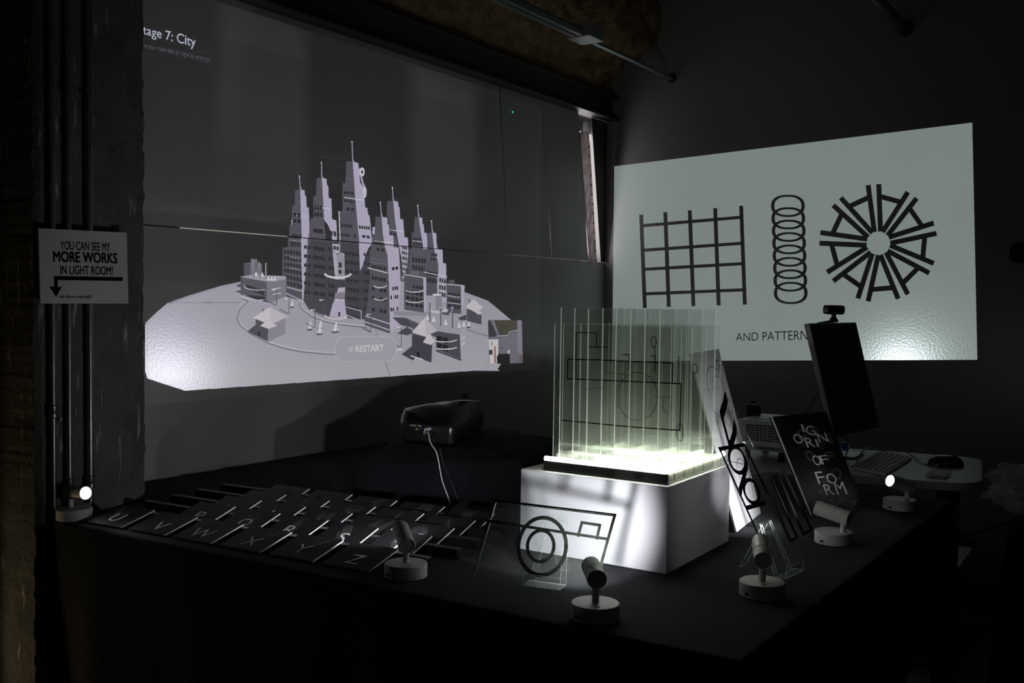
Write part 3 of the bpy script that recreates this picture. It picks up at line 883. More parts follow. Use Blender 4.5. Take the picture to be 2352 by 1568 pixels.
# second tower
spire(1058, 183, 1060, 275)
A([(1030, 275), (1060, 275), (1068, 400), (1073, 520), (1085, 640), (1170, 650), (1168, 1092), (1090, 1080), (990, 1040), (958, 990), (985, 620), (993, 510), (1012, 508), (1010, 380), (1026, 378)], DARK)
A([(1000, 640), (1168, 650), (1168, 1092), (1090, 1080), (990, 1040), (960, 990)], DARK2)
A([(1060, 275), (1088, 280), (1090, 318), (1098, 320), (1100, 390), (1116, 395), (1120, 515), (1145, 522), (1150, 645), (1124, 642), (1110, 580), (1095, 545), (1080, 528), (1073, 515), (1068, 400)], LIGHT)
LN([(1015, 440), (1120, 458)], 3, WHT)
WIN([(1015, 425), (1062, 430), (1066, 510), (1014, 505)], 3, 2); WIN([(1010, 560), (1068, 568), (1070, 605), (1010, 598)], 2, 1, fu=.95); WIN([(1085, 570), (1145, 578), (1148, 625), (1088, 612)], 3, 1)
for k in range(6):
    y = 668 + 52 * k
    WIN([(1012, y), (1085, y + 12), (1085, y + 46), (1012, y + 34)], 2 if k % 2 else 1, 1, fu=.9); WIN([(1100, y + 8), (1140, y + 14), (1140, y + 48), (1100, y + 42)], 2, 1)
    WIN([(960, y - 4), (1002, y + 2), (1002, y + 34), (958, y + 26)], 2, 1)
A([(1125, 660), (1168, 665), (1166, 715), (1128, 712)], LIGHT); WIN([(1128, 668), (1165, 672), (1163, 705), (1130, 702)], 2, 1)
# middle, tallest tower
spire(1236, 62, 1240, 180)
A([(1180, 305), (1197, 305), (1202, 178), (1240, 180), (1250, 330), (1262, 480), (1280, 650), (1290, 815), (1295, 1105), (1165, 1075), (1170, 660), (1157, 468), (1180, 466)], DARK)
A([(1168, 640), (1283, 655), (1290, 815), (1298, 1108), (1165, 1075)], DARK2)
A([(1285, 815), (1340, 690), (1352, 830), (1348, 1105), (1290, 1095)], DARK2)
A([(1240, 180), (1273, 188), (1274, 215), (1280, 222), (1282, 300), (1305, 330), (1312, 445), (1325, 450), (1330, 490), (1338, 492), (1345, 560), (1352, 665), (1335, 685), (1320, 720), (1300, 790), (1285, 818), (1278, 650), (1262, 480), (1250, 330)], LIGHT)
LN([(1190, 388), (1300, 402)], 4, WHT); LN([(1160, 468), (1166, 650)], 5, WHT)
WIN([(1183, 345), (1245, 350), (1247, 378), (1184, 372)], 3, 1); WIN([(1185, 395), (1248, 402), (1250, 424), (1186, 416)], 5, 1); WIN([(1200, 440), (1250, 446), (1252, 474), (1200, 468)], 2, 1)
WIN([(1170, 535), (1238, 542), (1240, 572), (1170, 564)], 5, 1); WIN([(1172, 590), (1260, 600), (1262, 628), (1172, 618)], 5, 1, skip=((0, 3),))
WIN([(1272, 545), (1340, 552), (1342, 580), (1276, 574)], 5, 1); WIN([(1290, 600), (1340, 606), (1342, 632), (1292, 626)], 2, 1)
for k in range(8):
    y = 655 + 52 * k
    WIN([(1195 - (k > 2) * -10, y + 44), (1278, y + 54), (1280, y + 86), (1197 - (k > 2) * -10, y + 76)], (4, 5, 3, 4)[k % 4], 1)
    if k < 7: WIN([(1305, y + 52), (1345, y + 56), (1345, y + 86), (1305, y + 82)], 3, 1)
# a white ring sculpture climbing its right side
EL(1294, 240, 15, 26, WHT); EL(1294, 240, 6, 12, C(60, 58, 68)); LN([(1288, 262), (1296, 300), (1308, 325)], 10, C(206, 203, 220)); EL(1310, 358, 10, 32, WHT); EL(1309, 362, 4, 16, LIGHT)
# front right tower with its block
spire(1400, 415, 1407, 500)
A([(1355, 560), (1372, 560), (1372, 640), (1352, 640)], LIGHT)
A([(1372, 500), (1407, 500), (1415, 603), (1428, 675), (1445, 727), (1340, 712), (1355, 660), (1352, 602), (1368, 600)], DARK)
A([(1407, 500), (1440, 505), (1443, 545), (1450, 548), (1452, 605), (1475, 608), (1480, 680), (1508, 685), (1512, 735), (1443, 727), (1428, 675), (1415, 603)], LIGHT)
A([(1340, 712), (1444, 725), (1452, 900), (1458, 1180), (1310, 1110), (1330, 1000), (1342, 860)], DARK)
A([(1444, 725), (1512, 733), (1520, 900), (1505, 1080), (1508, 1140), (1460, 1180), (1452, 900)], LIGHT)
WIN([(1362, 640), (1420, 648), (1424, 672), (1362, 664)], 5, 1); WIN([(1375, 678), (1430, 684), (1432, 712), (1376, 706)], 2, 1)
WIN([(1350, 775), (1436, 788), (1438, 824), (1350, 808)], 5, 1); WIN([(1350, 840), (1436, 854), (1438, 890), (1350, 875)], 5, 1)
for k, y in enumerate((905, 955, 1025)):
    WIN([(1350, y), (1440, y + 14), (1440, y + 46), (1352, y + 30)], 4, 1, skip=((0, 1),))
    WIN([(1458, y), (1508, y - 6), (1506, y + 28), (1460, y + 34)], 4, 1, skip=((0, k),))
WIN([(1466, 792), (1508, 786), (1508, 815), (1467, 820)], 2, 1)
LN([(1330, 800), (1444, 830)], 5, WHT); LN([(1362, 640), (1478, 652)], 3, WHT)
for y in (893, 965): arc(1400, y, 42, 22, 20, 150, 5, WHT)
for y in (730, 750): LN([(1342, y + 16), (1444, y + 30)], 2, C(150, 148, 162))
LN([(1315, 1078), (1460, 1125)], 7, LIGHT); LN([(1310, 1110), (1456, 1160)], 7, LIGHT); A([(1313, 1084), (1456, 1130), (1456, 1155), (1312, 1108)], C(90, 87, 100)); A([(1312, 1116), (1456, 1166), (1458, 1180), (1312, 1130)], C(90, 87, 100))
# round tower in front
A([(1128, 720), (1195, 722), (1198, 870), (1142, 866)], C(178, 174, 194)); A([(1128, 720), (1150, 721), (1158, 868), (1142, 866)], C(205, 201, 220)); LN([(1128, 720), (1160, 712), (1195, 722)], 4, WHT)
LN([(1170, 712), (1170, 650)], 3, C(150, 150, 165)); WIN([(1163, 768), (1178, 769), (1178, 800), (1163, 799)], 1, 1, fu=1, fv=1); WIN([(1163, 812), (1178, 813), (1178, 835), (1163, 834)], 1, 1, fu=1, fv=1)
arc(1157, 828, 78, 30, 10, 168, 12, WHT)
A([(1160, 915), (1200, 912), (1195, 980), (1208, 1085), (1205, 1098), (1108, 1082), (1126, 1012), (1140, 982)], LIGHT); A([(1140, 945), (1200, 940), (1196, 985), (1138, 982)], C(150, 146, 164)); LN([(1138, 984), (1198, 988)], 5, WHT)
WIN([(1160, 1055), (1170, 1056), (1170, 1082), (1160, 1081)], 1, 1, fu=1, fv=1)
arc(1150, 1070, 68, 26, 25, 175, 9, ROOF)
LN([(1200, 1025), (1292, 1050)], 5, LIGHT); LN([(1292, 1050), (1293, 1112)], 5, LIGHT); LN([(1200, 1070), (1295, 1108)], 6, LIGHT)
# blocks to the right
A([(1540, 840), (1580, 835), (1580, 812), (1622, 815), (1622, 845), (1668, 855), (1665, 1060), (1540, 1042)], DARK); A([(1650, 853), (1668, 857), (1668, 1060), (1655, 1060)], LIGHT); LN([(1540, 838), (1660, 858)], 5, ROOF); A([(1580, 815), (1622, 818), (1622, 842), (1580, 838)], C(120, 117, 130))
WIN([(1590, 895), (1650, 905), (1650, 930), (1588, 920)], 4, 1); WIN([(1550, 920), (1652, 940), (1652, 1040), (1548, 1020)], 4, 3)
for y in (925, 985): arc(1600, y, 52, 16, 15, 165, 5, WHT)
A([(1785, 895), (1797, 890), (1797, 868), (1830, 870), (1832, 890), (1888, 900), (1885, 1010), (1870, 1065), (1785, 1060)], DARK); A([(1868, 900), (1890, 903), (1885, 1010), (1870, 1062)], LIGHT); LN([(1785, 894), (1888, 904)], 5, ROOF)
WIN([(1795, 935), (1865, 945), (1865, 1045), (1793, 1035)], 6, 3); LN([(1790, 960), (1865, 970)], 3, WHT); LN([(1790, 1000), (1865, 1010)], 3, WHT)
A([(1480, 1050), (1700, 1060), (1690, 1080), (1480, 1075)], C(165, 162, 178)); A([(1470, 1085), (1560, 1090), (1600, 1150), (1520, 1130)], SHD)
EL(1735, 1046, 60, 15, C(226, 222, 234)); A([(1703, 958), (1757, 952), (1760, 1030), (1768, 1046), (1692, 1046), (1704, 1030)], C(160, 157, 174)); A([(1703, 958), (1720, 956), (1722, 1046), (1692, 1046), (1704, 1030)], C(190, 187, 203)); EL(1730, 955, 27, 6, WHT); LN([(1732, 850), (1733, 952)], 4, C(200, 200, 212))
A([(1760, 1055), (1800, 1060), (1800, 1075), (1760, 1070)], DARK)
# left works with chimneys
A([(565, 935), (600, 930), (600, 950)], SHD); A([(570, 905), (600, 890), (600, 915)], SHD)
A([(615, 775), (655, 770), (720, 778), (720, 855), (615, 850)], C(128, 125, 140)); A([(655, 748), (693, 752), (693, 775), (655, 772)], C(140, 137, 152)); A([(615, 778), (650, 775), (650, 850), (615, 850)], DARK)
A([(595, 852), (655, 842), (858, 848), (858, 868), (748, 880), (620, 862)], GROUND); A([(597, 854), (748, 880), (746, 1002), (597, 957)], DARK); A([(748, 880), (858, 868), (860, 965), (775, 1000), (746, 1002)], C(142, 139, 156))
A([(622, 897), (732, 930), (732, 962), (650, 928), (624, 912)], NIGHT); A([(640, 958), (735, 968), (735, 997), (700, 988), (655, 975)], NIGHT)
for y in (0, 58): LN([(618, 897 + y), (620, 915 + y), (650, 925 + y), (690, 930 + y), (735, 928 + y)], 6, LIGHT)
LN([(775, 925), (830, 915)], 4, WHT); LN([(780, 955), (830, 946)], 4, WHT); LN([(597, 960), (746, 1005)], 7, LIGHT)
for x, y in ((670, 760), (705, 766), (742, 772)): LN([(x, y), (x, y + 100)], 10, C(176, 172, 188)); LN([(x + 3, y), (x + 3, y + 100)], 4, C(120, 117, 132))
for x, y in ((685, 820), (722, 825), (755, 845), (775, 848), (795, 850)): A([(x, y), (x + 10, y + 26), (x - 10, y + 26)], WHT)
# curbs and plaza
cb_ = [(600, 968), (640, 985), (590, 1030), (575, 1080), (592, 1122), (645, 1168), (755, 1228), (850, 1258), (950, 1278), (1060, 1288), (1145, 1293)]
LN(cb_, 9, C(214, 212, 224)); LN([(x, y + 8) for x, y in cb_], 6, C(120, 117, 132)); LN([(1495, 1275), (1530, 1270)], 9, WHT)
pl_ = [(935, 990), (938, 1015), (965, 1045), (1010, 1075), (1080, 1102), (1160, 1120), (1250, 1130), (1318, 1135)]
LN(pl_, 8, C(212, 210, 222)); LN([(x, y + 8) for x, y in pl_], 5, C(112, 109, 124))
# houses
A([(680, 1130), (636, 1168), (752, 1226), (690, 1190)], SHD)
A([(682, 1095), (735, 1118), (755, 1150), (752, 1226), (682, 1190)], C(84, 82, 95)); A([(755, 1150), (855, 1088), (852, 1182), (760, 1226), (752, 1226)], C(160, 157, 173)); WIN([(694, 1168), (708, 1174), (708, 1198), (694, 1192)], 1, 1, fu=1, fv=1)
A([(665, 1090), (765, 1028), (872, 1083), (782, 1120), (808, 1135), (755, 1153), (708, 1135), (735, 1115)], ROOF); A([(765, 1028), (872, 1083), (782, 1120), (765, 1100)], C(218, 215, 226))
LN([(725, 1035), (727, 1050)], 6, DARK)
A([(1600, 1240), (1525, 1300), (1590, 1335), (1660, 1260)], SHD); A([(1500, 1180), (1555, 1140), (1600, 1170), (1560, 1190)], SHD)
# right works
A([(1556, 1092), (1622, 1075), (1892, 1132), (1880, 1160), (1860, 1186), (1725, 1165)], GROUND); A([(1555, 1092), (1725, 1165), (1725, 1200), (1600, 1170)], DARK); A([(1725, 1165), (1861, 1186), (1868, 1328), (1722, 1272)], C(88, 86, 98)); A([(1861, 1186), (1893, 1138), (1893, 1290), (1868, 1328)], C(196, 193, 208))
WIN([(1728, 1187), (1795, 1202), (1795, 1290), (1728, 1268)], 2, 2, fu=.85, fv=.8)
for y in (1218, 1260): arc(1775, y - 6, 72, 16, 15, 165, 6, WHT)
LN([(1872, 1215), (1890, 1195)], 5, WHT); LN([(1872, 1250), (1890, 1230)], 5, WHT); LN([(1722, 1278), (1870, 1334)], 8, C(70, 68, 80))
for x, y, h in ((1686, 995, 115), (1750, 1030, 105), (1818, 1028, 120)): LN([(x, y), (x, y + h)], 12, C(120, 117, 130)); LN([(x - 4, y), (x - 4, y + h)], 4, C(180, 177, 190)); EL(x, y, 8, 4, LIGHT)
for x, y in ((1675, 1066), (1710, 1078), (1781, 1096), (1858, 1112), (1885, 1105)): A([(x, y), (x + 11, y + 34), (x - 11, y + 34)], WHT)
A([(1585, 1178), (1670, 1200), (1650, 1230), (1702, 1245), (1697, 1347), (1585, 1308)], C(78, 76, 90)); A([(1702, 1245), (1724, 1215), (1724, 1312), (1697, 1347)], C(190, 187, 203)); WIN([(1613, 1283), (1628, 1288), (1628, 1315), (1613, 1310)], 1, 1, fu=1, fv=1)
A([(1585, 1170), (1660, 1088), (1735, 1165), (1692, 1182), (1716, 1228), (1692, 1246), (1648, 1230), (1668, 1200)], ROOF); A([(1660, 1088), (1735, 1165), (1690, 1182), (1668, 1200)], C(214, 211, 223)); LN([(1578, 1308), (1648, 1330)], 6, WHT)
A([(1850, 1090), (1902, 1070), (1902, 1100), (1870, 1105)], SHD)
A([(1902, 1035), (1955, 1055), (1987, 1068), (1987, 1128), (1904, 1106)], C(86, 84, 98)); A([(1895, 1025), (1942, 980), (1995, 1030), (1972, 1045), (1993, 1066), (1968, 1070), (1950, 1056)], ROOF); LN([(1915, 980), (1917, 1002)], 6, DARK)
# small conifers, lamp posts
for x, y, wd, h in ((1000, 1102, 14, 46), (1060, 1100, 14, 40), (1056, 1122, 17, 52), (1148, 1107, 19, 55), (895, 982, 11, 36), (1916, 1108, 9, 26)):
    A([(x - wd * 1.6, y + h + 8), (x + wd * .6, y + h + 4), (x + wd * .8, y + h + 12), (x - wd, y + h + 16)], SHD); LN([(x, y + h), (x, y + h + 12)], 4, DARK)
    A([(x, y), (x + wd, y + h), (x, y + h + 5), (x - wd, y + h)], WHT); A([(x + 2, y + 6), (x + wd, y + h), (x + 3, y + h + 5)], C(206, 204, 216))
for x, y0, y1 in ((875, 975, 1066), (1075, 985, 1080), (1025, 1042, 1146), (1348, 1068, 1172), (1523, 1142, 1260), (803, 925, 1016)):
    LN([(x, y0), (x, y1)], 4, C(88, 86, 98)); LN([(x - 20, y0 + 2), (x, y0)], 4, WHT); EL(x - 19, y0 + 2, 6, 4, WHT); LN([(x - 55, y1 - 26), (x - 6, y1)], 4, SHD)
LN([(1310, 1145), (1345, 1168)], 4, SHD)
# button and camera inset
rr_ = []
for cx_, cy_, a_ in ((1440, 1252, -90), (1440, 1285, 0), (1195, 1285, 90), (1195, 1252, 180)):
    for k in range(9): rr_.append((cx_ + 55 * math.cos(math.radians(a_ + 90 * k / 8)), cy_ + 57 * math.sin(math.radians(a_ + 90 * k / 8))))
A(rr_, C(226, 225, 232)); A([(1317 + (x - 1317) * .985, 1268 + (y - 1268) * .965) for x, y in rr_], C(190, 188, 202))
def TX(txt, q, col, bold=0.0, full=False):
    vs, fs, _ = glyphs(txt, bold)
    def b(u, v):
        x = (q[0][0] * (1 - u) + q[1][0] * u) * (1 - v) + (q[3][0] * (1 - u) + q[2][0] * u) * v
        y = (q[0][1] * (1 - u) + q[1][1] * u) * (1 - v) + (q[3][1] * (1 - u) + q[2][1] * u) * v
        return (x, y)
    P = [gpt(*(b(u, 1 - v) if full else z2(*b(u, 1 - v)))) for u, v in vs]
    for f in fs: fill([P[i] for i in f], col)
TX('RESTART', [(1260, 1250), (1422, 1243), (1422, 1280), (1260, 1288)], WHT, 0.012)
arc(1231, 1272, 8, 11, -30, 250, 4, WHT); A([(1236, 1256), (1244, 1262), (1234, 1268)], WHT)
A([(2025, 1104), (2032, 1100), (2216, 1102), (2222, 1108), (2226, 1342), (2220, 1350), (2034, 1355), (2030, 1350)], C(128, 125, 140))
A([(2025, 1104), (2195, 1101), (2195, 1160), (2150, 1185), (2060, 1190), (2026, 1160)], C(78, 72, 62)); A([(2040, 1100), (2058, 1100), (2090, 1190), (2080, 1192)], C(140, 142, 160)); A([(2025, 1110), (2040, 1115), (2080, 1195), (2028, 1200)], C(60, 60, 70))
LN([(2070, 1198), (2140, 1196), (2155, 1172), (2195, 1165), (2215, 1150)], 12, C(110, 116, 128)); LN([(2070, 1194), (2138, 1192), (2152, 1168), (2195, 1160)], 4, C(190, 196, 205))
A([(2195, 1102), (2217, 1103), (2224, 1300), (2195, 1290)], C(150, 146, 162)); A([(2028, 1215), (2085, 1212), (2082, 1352), (2034, 1354)], C(236, 232, 238))
A([(2030, 1275), (2050, 1272), (2052, 1300), (2032, 1302)], C(60, 70, 90)); A([(2060, 1252), (2068, 1252), (2072, 1350), (2062, 1350)], C(170, 110, 120)); LN([(2045, 1225), (2047, 1250)], 4, C(90, 88, 100))
A([(2076, 1310), (2090, 1297), (2150, 1296), (2152, 1354), (2078, 1354)], C(24, 24, 26)); A([(2138, 1276), (2150, 1275), (2150, 1295), (2140, 1296)], C(226, 226, 232)); EL(2104, 1262, 4, 4, C(30, 30, 36))
A([(2205, 1310), (2222, 1308), (2224, 1345), (2206, 1348)], C(110, 108, 120)); LN([(2206, 1306), (2222, 1304)], 5, C(170, 100, 90))
# headline, partly cut off by the column
TX('Stage 7: City', [(318, 55), (450, 86), (450, 115), (318, 83)], C(214, 222, 244), 0.004, True)
TX('Move your hand left or right to interact.', [(316, 96), (485, 132), (485, 146), (316, 109)], C(96, 92, 108), 0.0, True)

L1 = Vector((-1.765, 2.392, 0.979))
SLIDE = 0.006
def runs_mesh(img, lamp, comp_axis_x):
    """merge equal cells of the raster into rectangles; returns mesh data in the lamp's own coordinates"""
    q = np.round(img * 2047).astype(np.int64)
    key = (q[:, :, 0] << 24) | (q[:, :, 1] << 12) | q[:, :, 2]
    vs, fs, cols = [], [], []
    open_ = {}
    H, Wd = key.shape
    def emit(x0, x1, y0, y1):
        c = img[y0, x0]
        n = len(vs)
        Y0, Y1 = (GY0 + x0 * CELL - lamp.y) * SLIDE, (GY0 + x1 * CELL - lamp.y) * SLIDE
        Z0, Z1 = (GZ0 + y0 * CELL - lamp.z) * SLIDE, (GZ0 + y1 * CELL - lamp.z) * SLIDE
        X = (FX - lamp.x) * SLIDE
        vs.extend([(X, Y0, Z0), (X, Y1, Z0), (X, Y1, Z1), (X, Y0, Z1)])
        fs.append((n, n + 1, n + 2, n + 3)); cols.append(c)
    for y in range(H):
        row = key[y]
        ed = np.flatnonzero(np.diff(row)) + 1
        st_ = np.concatenate(([0], ed)); en = np.concatenate((ed, [Wd]))
        now = {}
        for a, b in zip(st_.tolist(), en.tolist()):
            kk = (a, b, int(row[a]))
            now[kk] = open_.pop(kk, y)
        for (a, b, _), y0 in open_.items(): emit(a, b, y0, y)
        open_ = now
    for (a, b, _), y0 in open_.items(): emit(a, b, y0, H)
    return vs, fs, cols
_vs, _fs, _cols = runs_mesh(city, L1, True)
def slide_object(name, vs, fs, cols, material, lamp, parent):
    me = bpy.data.meshes.new(name)
    me.from_pydata(vs, [], fs)
    at = me.color_attributes.new('Col', 'FLOAT_COLOR', 'CORNER')
    arr = np.ones((len(me.loops), 4), dtype=np.float32)
    tot = np.array([len(f) for f in fs])
    arr[:, :3] = np.repeat(np.array(cols, dtype=np.float32), tot, axis=0)
    at.data.foreach_set('color', arr.ravel())
    me.materials.append(material)
    me.update()
    o = bpy.data.objects.new(name, me); COL.objects.link(o)
    o.parent = parent
    o.location = lamp - ORG[parent.name]
    return o
# ------------------------------------------------------------------ lens housing shared by the two projectors
def lens_housing(lamp, axis, sgn, lo, hi, dist, parent, hole=None, deep=0.004):
    """light-tight black box round the lamp; its open face is exactly the film. axis: 0 or 1 = direction of throw; lo, hi: film bounds (across, z)"""
    mb = MB()
    g = 0.0010
    def P(d, a, z):
        v = [0, 0, lamp.z + z]
        v[axis] = lamp[axis] + sgn * d
        v[1 - axis] = lamp[1 - axis] + a
        return Vector(v)
    a0, z0, a1, z1 = lo[0], lo[1], hi[0], hi[1]
    A0, Z0, A1, Z1 = a0 - 0.002, z0 - 0.002, a1 + 0.002, z1 + 0.002
    # back, top, bottom, two sides
    def slab(pts, n): mb.prism(pts, n)
    e = Vector((0, 0, 0)); e[axis] = -sgn * g
    slab([P(-deep, A0, Z0), P(-deep, A1, Z0), P(-deep, A1, Z1), P(-deep, A0, Z1)], e)
    for z, s in ((Z0, -1), (Z1, 1)):
        slab([P(-deep - g, A0, z), P(dist + g, A0, z), P(dist + g, A1, z), P(-deep - g, A1, z)], (0, 0, s * g))
    for a, s in ((A0, -1), (A1, 1)):
        v = Vector((0, 0, 0)); v[1 - axis] = s * g
        slab([P(-deep - g, a, Z0 - g), P(dist + g, a, Z0 - g), P(dist + g, a, Z1 + g), P(-deep - g, a, Z1 + g)], v)
    # face plate round the film
    f = Vector((0, 0, 0)); f[axis] = sgn * 0.0002
    d = dist
    hq = hole or [(a0, z0), (a1, z0), (a1, z1), (a0, z1)]
    oq = [(A0, Z0), (A1, Z0), (A1, Z1), (A0, Z1)]
    for i in range(4):
        j = (i + 1) % 4
        slab([P(d, *oq[i]), P(d, *oq[j]), P(d, *hq[j]), P(d, *hq[i])], f)
    return link('lens_housing', mb, M_blackm, parent)

# ------------------------------------------------------------------ black projector on its draped box
def rounded(pts, r, n=6):
    out = []
    N = len(pts)
    for i in range(N):
        p, a, b = Vector(pts[i]), Vector(pts[i - 1]), Vector(pts[(i + 1) % N])
        da, db = (a - p).normalized(), (b - p).normalized()
        s, e = p + da * r, p + db * r
        for k in range(n + 1):
            t = k / n
            out.append(s * (1 - t) ** 2 + p * 2 * t * (1 - t) + e * t * t)
    return out
PB = 0.876
A0_ = on_z(913, 1014, PB); A1_ = on_z(1042, 1028, PB); A2_ = on_z(1114, 984, PB)
A3_ = A0_ + (A2_ - A1_)
foot = rounded([A0_, A1_, A2_, A3_], 0.028)
pj1 = thing('projector', (A0_ + A2_) / 2, 'black rounded projector on the draped box, white cable in its back panel', 'projector')
def dome(foot, z0, zside, zmid, lean=0.006):
    cen = sum(foot, Vector()) / len(foot)
    ax = (A2_ - A1_).normalized(); wx = (A1_ - A0_).normalized(); half = (A1_ - A0_).length / 2; hl = (A2_ - A1_).length / 2
    bm = bmesh.new()
    rings = []
    for z, s in ((z0 + 0.004, 0.93), (z0 + 0.010, 0.97), (z0 + 0.03, 0.985), (zside - 0.004, 1.0)):
        rings.append([bm.verts.new(cen + (p - cen) * s + Vector((0, 0, z - cen.z))) for p in foot])
    for k in range(0, 9):
        s = 1.0 - (k / 9) ** 1.5 * 0.96 if k else 0.995
        ring = []
        for p in foot:
            q = cen + (p - cen) * s
            u = (q - cen).dot(wx) / half; v = (q - cen).dot(ax) / hl
            z = zside + (zmid - zside) * (1 - abs(u) ** 2.2) * (1 - 0.55 * abs(v) ** 3) * min(1, k / 2)
            ring.append(bm.verts.new((q.x, q.y, z)))
        rings.append(ring)
    n = len(foot)
    for a, b in zip(rings[:-1], rings[1:]):
        for i in range(n): bm.faces.new((a[i], a[(i + 1) % n], b[(i + 1) % n], b[i]))
    bm.faces.new(rings[-1]); bm.faces.new(rings[0][::-1])
    bmesh.ops.recalc_face_normals(bm, faces=bm.faces)
    mb = MB(); bm.verts.index_update()
    mb.add([v.co.copy() for v in bm.verts], [[v.index for v in f.verts] for f in bm.faces])
    bm.free()
    return mb
link('body', dome(foot, PB, 0.930, 0.972), M_black, pj1, smooth=True)
for p in (A0_, A1_, A2_, A3_):
    q = p.lerp((A0_ + A2_) / 2, 0.22)
    link('rubber_foot', MB().cyl((q.x, q.y, PB), (q.x, q.y, PB + 0.006), 0.008, n=16), M_blackm, pj1)
wx_ = (A1_ - A0_).normalized(); back_n = Vector((wx_.y, -wx_.x, 0))
def port(u, z, wdt, hgt, m=M_gpla, name='port', out=0.001):
    c = A0_.lerp(A1_, u) + back_n * (-0.0005); c.z = z
    return link(name, MB().prism([c - wx_ * wdt / 2, c + wx_ * wdt / 2, c + wx_ * wdt / 2 + Vector((0, 0, hgt)), c - wx_ * wdt / 2 + Vector((0, 0, hgt))], back_n * out), m, pj1)
port(.24, .922, .005, .005); port(.30, .923, .014, .005); port(.40, .923, .014, .005)
c = A0_.lerp(A1_, .36) + back_n * (-0.001); c.z = .916
link('round_jack', MB().lathe(c, back_n, [(0.0045, 0), (0.0045, 0.004), (0.003, 0.004), (0.003, 0.001)], 20), M_brass, pj1)
vent = MB()
for k in range(14):
    p = A1_.lerp(A2_, 0.30 + 0.045 * k); p = p + wx_ * 0.0005
    d_ = (A2_ - A1_).normalized() * 0.002
    vent.prism([Vector((p.x, p.y, .890)) - d_, Vector((p.x, p.y, .890)) + d_, Vector((p.x, p.y, .918)) + d_, Vector((p.x, p.y, .918)) - d_], wx_ * 0.001)
link('vent_grille', vent, M_blackm, pj1)
S1 = slide_object('slide', _vs, _fs, _cols, slide_material('city_film', 0, 20.0), L1, pj1)
ys = [v[1] for v in _vs]; zs = [v[2] for v in _vs]
lens_housing(L1, 0, -1, (min(ys), min(zs)), (max(ys), max(zs)), abs((FX - L1.x) * SLIDE), pj1)
beam_light('projector_lamp', L1, CITY_POWER, (-1, 0, 0.12), pj1)

def draped_box():
    c0, c1 = on_z(809, 1141, TZ), on_z(1199, 1167, TZ)
    d = (c1 - c0).normalized(); nrm_ = Vector((-d.y, d.x, 0))
    low = [c0, c1, c1 + nrm_ * 0.46, c0 + nrm_ * 0.46]
    bm = bmesh.new()
    def ring(pts, zf, rr, jit):
        out = []
        q = rounded(pts, rr, 5)
        res = []
        for i in range(len(q)):
            a, b = q[i], q[(i + 1) % len(q)]
            m = max(1, int((b - a).length / 0.012))
            for k in range(m): res.append(a.lerp(b, k / m))
        # resample to a fixed count
        L = [0]
        for i in range(len(res)): L.append(L[-1] + (res[(i + 1) % len(res)] - res[i]).length)
        for k in range(160):
            s = L[-1] * k / 160
            j = max(i for i in range(len(res)) if L[i] <= s)
            t = (s - L[j]) / max(1e-9, L[j + 1] - L[j])
            p = res[j].lerp(res[(j + 1) % len(res)], t)
            w_ = jit * (math.sin(k * 0.9) * 0.6 + noise.noise((p.x * 25, p.y * 25, zf(p) * 20)))
            out.append(bm.verts.new((p.x + w_ * 0.7, p.y + w_ * 0.7, zf(p) + w_ * 0.5)))
        return out
    cen = sum(low, Vector()) / 4
    def scl(pts, s, off=Vector((0, 0, 0))): return [cen + (p - cen) * s + off for p in pts]
    ux = lambda p: max(0, min(1, (p - c0).dot(d) / (c1 - c0).length))
    zl = lambda p: 0.826 + 0.034 * ux(p) ** 0.8
    up_c = [A0_ + (A0_ - A1_) * 0.12 + (A0_ - A3_) * 0.05, A1_ + (A1_ - A0_) * 0.85 + (A0_ - A3_) * 0.02, A2_ + (A1_ - A0_) * 0.62 + (A2_ - A1_) * 0.08, A3_ + (A0_ - A1_) * 0.12 + (A2_ - A1_) * 0.06]
    rings = [ring(low, lambda p: TZ + 0.001, 0.006, 0.0), ring(low, lambda p: TZ + 0.03, 0.006, 0.001), ring(low, lambda p: zl(p) - 0.006, 0.008, 0.0015), ring(scl(low, 0.985), lambda p: zl(p), 0.01, 0.0012),
             ring([p.lerp(q, 0.45) for p, q in zip(low, up_c)], lambda p: zl(p) + 0.010, 0.02, 0.003), ring([p.lerp(q, 0.85) for p, q in zip(low, up_c)], lambda p: 0.862, 0.02, 0.002), ring(up_c, lambda p: PB - 0.003, 0.02, 0.0), ring([sum(up_c, Vector()) / 4 + (p - sum(up_c, Vector()) / 4) * 0.96 for p in up_c], lambda p: PB - 0.0005, 0.02, 0.0)]
    for a, b in zip(rings[:-1], rings[1:]):
        for i in range(160): bm.faces.new((a[i], a[(i + 1) % 160], b[(i + 1) % 160], b[i]))
    bm.faces.new(rings[-1]); bm.faces.new(rings[0][::-1])
    bmesh.ops.recalc_face_normals(bm, faces=bm.faces)
    me = bpy.data.meshes.new('draped_box'); bm.to_mesh(me); bm.free()
    me.materials.append(M_cloth2)
    me.polygons.foreach_set('use_smooth', [True] * len(me.polygons))
    o = bpy.data.objects.new('draped_box', me); COL.objects.link(o)
    tag(o, 'box draped with black cloth holding up the black projector', 'box')
    return c0, c1, d, nrm_
dbx = draped_box()
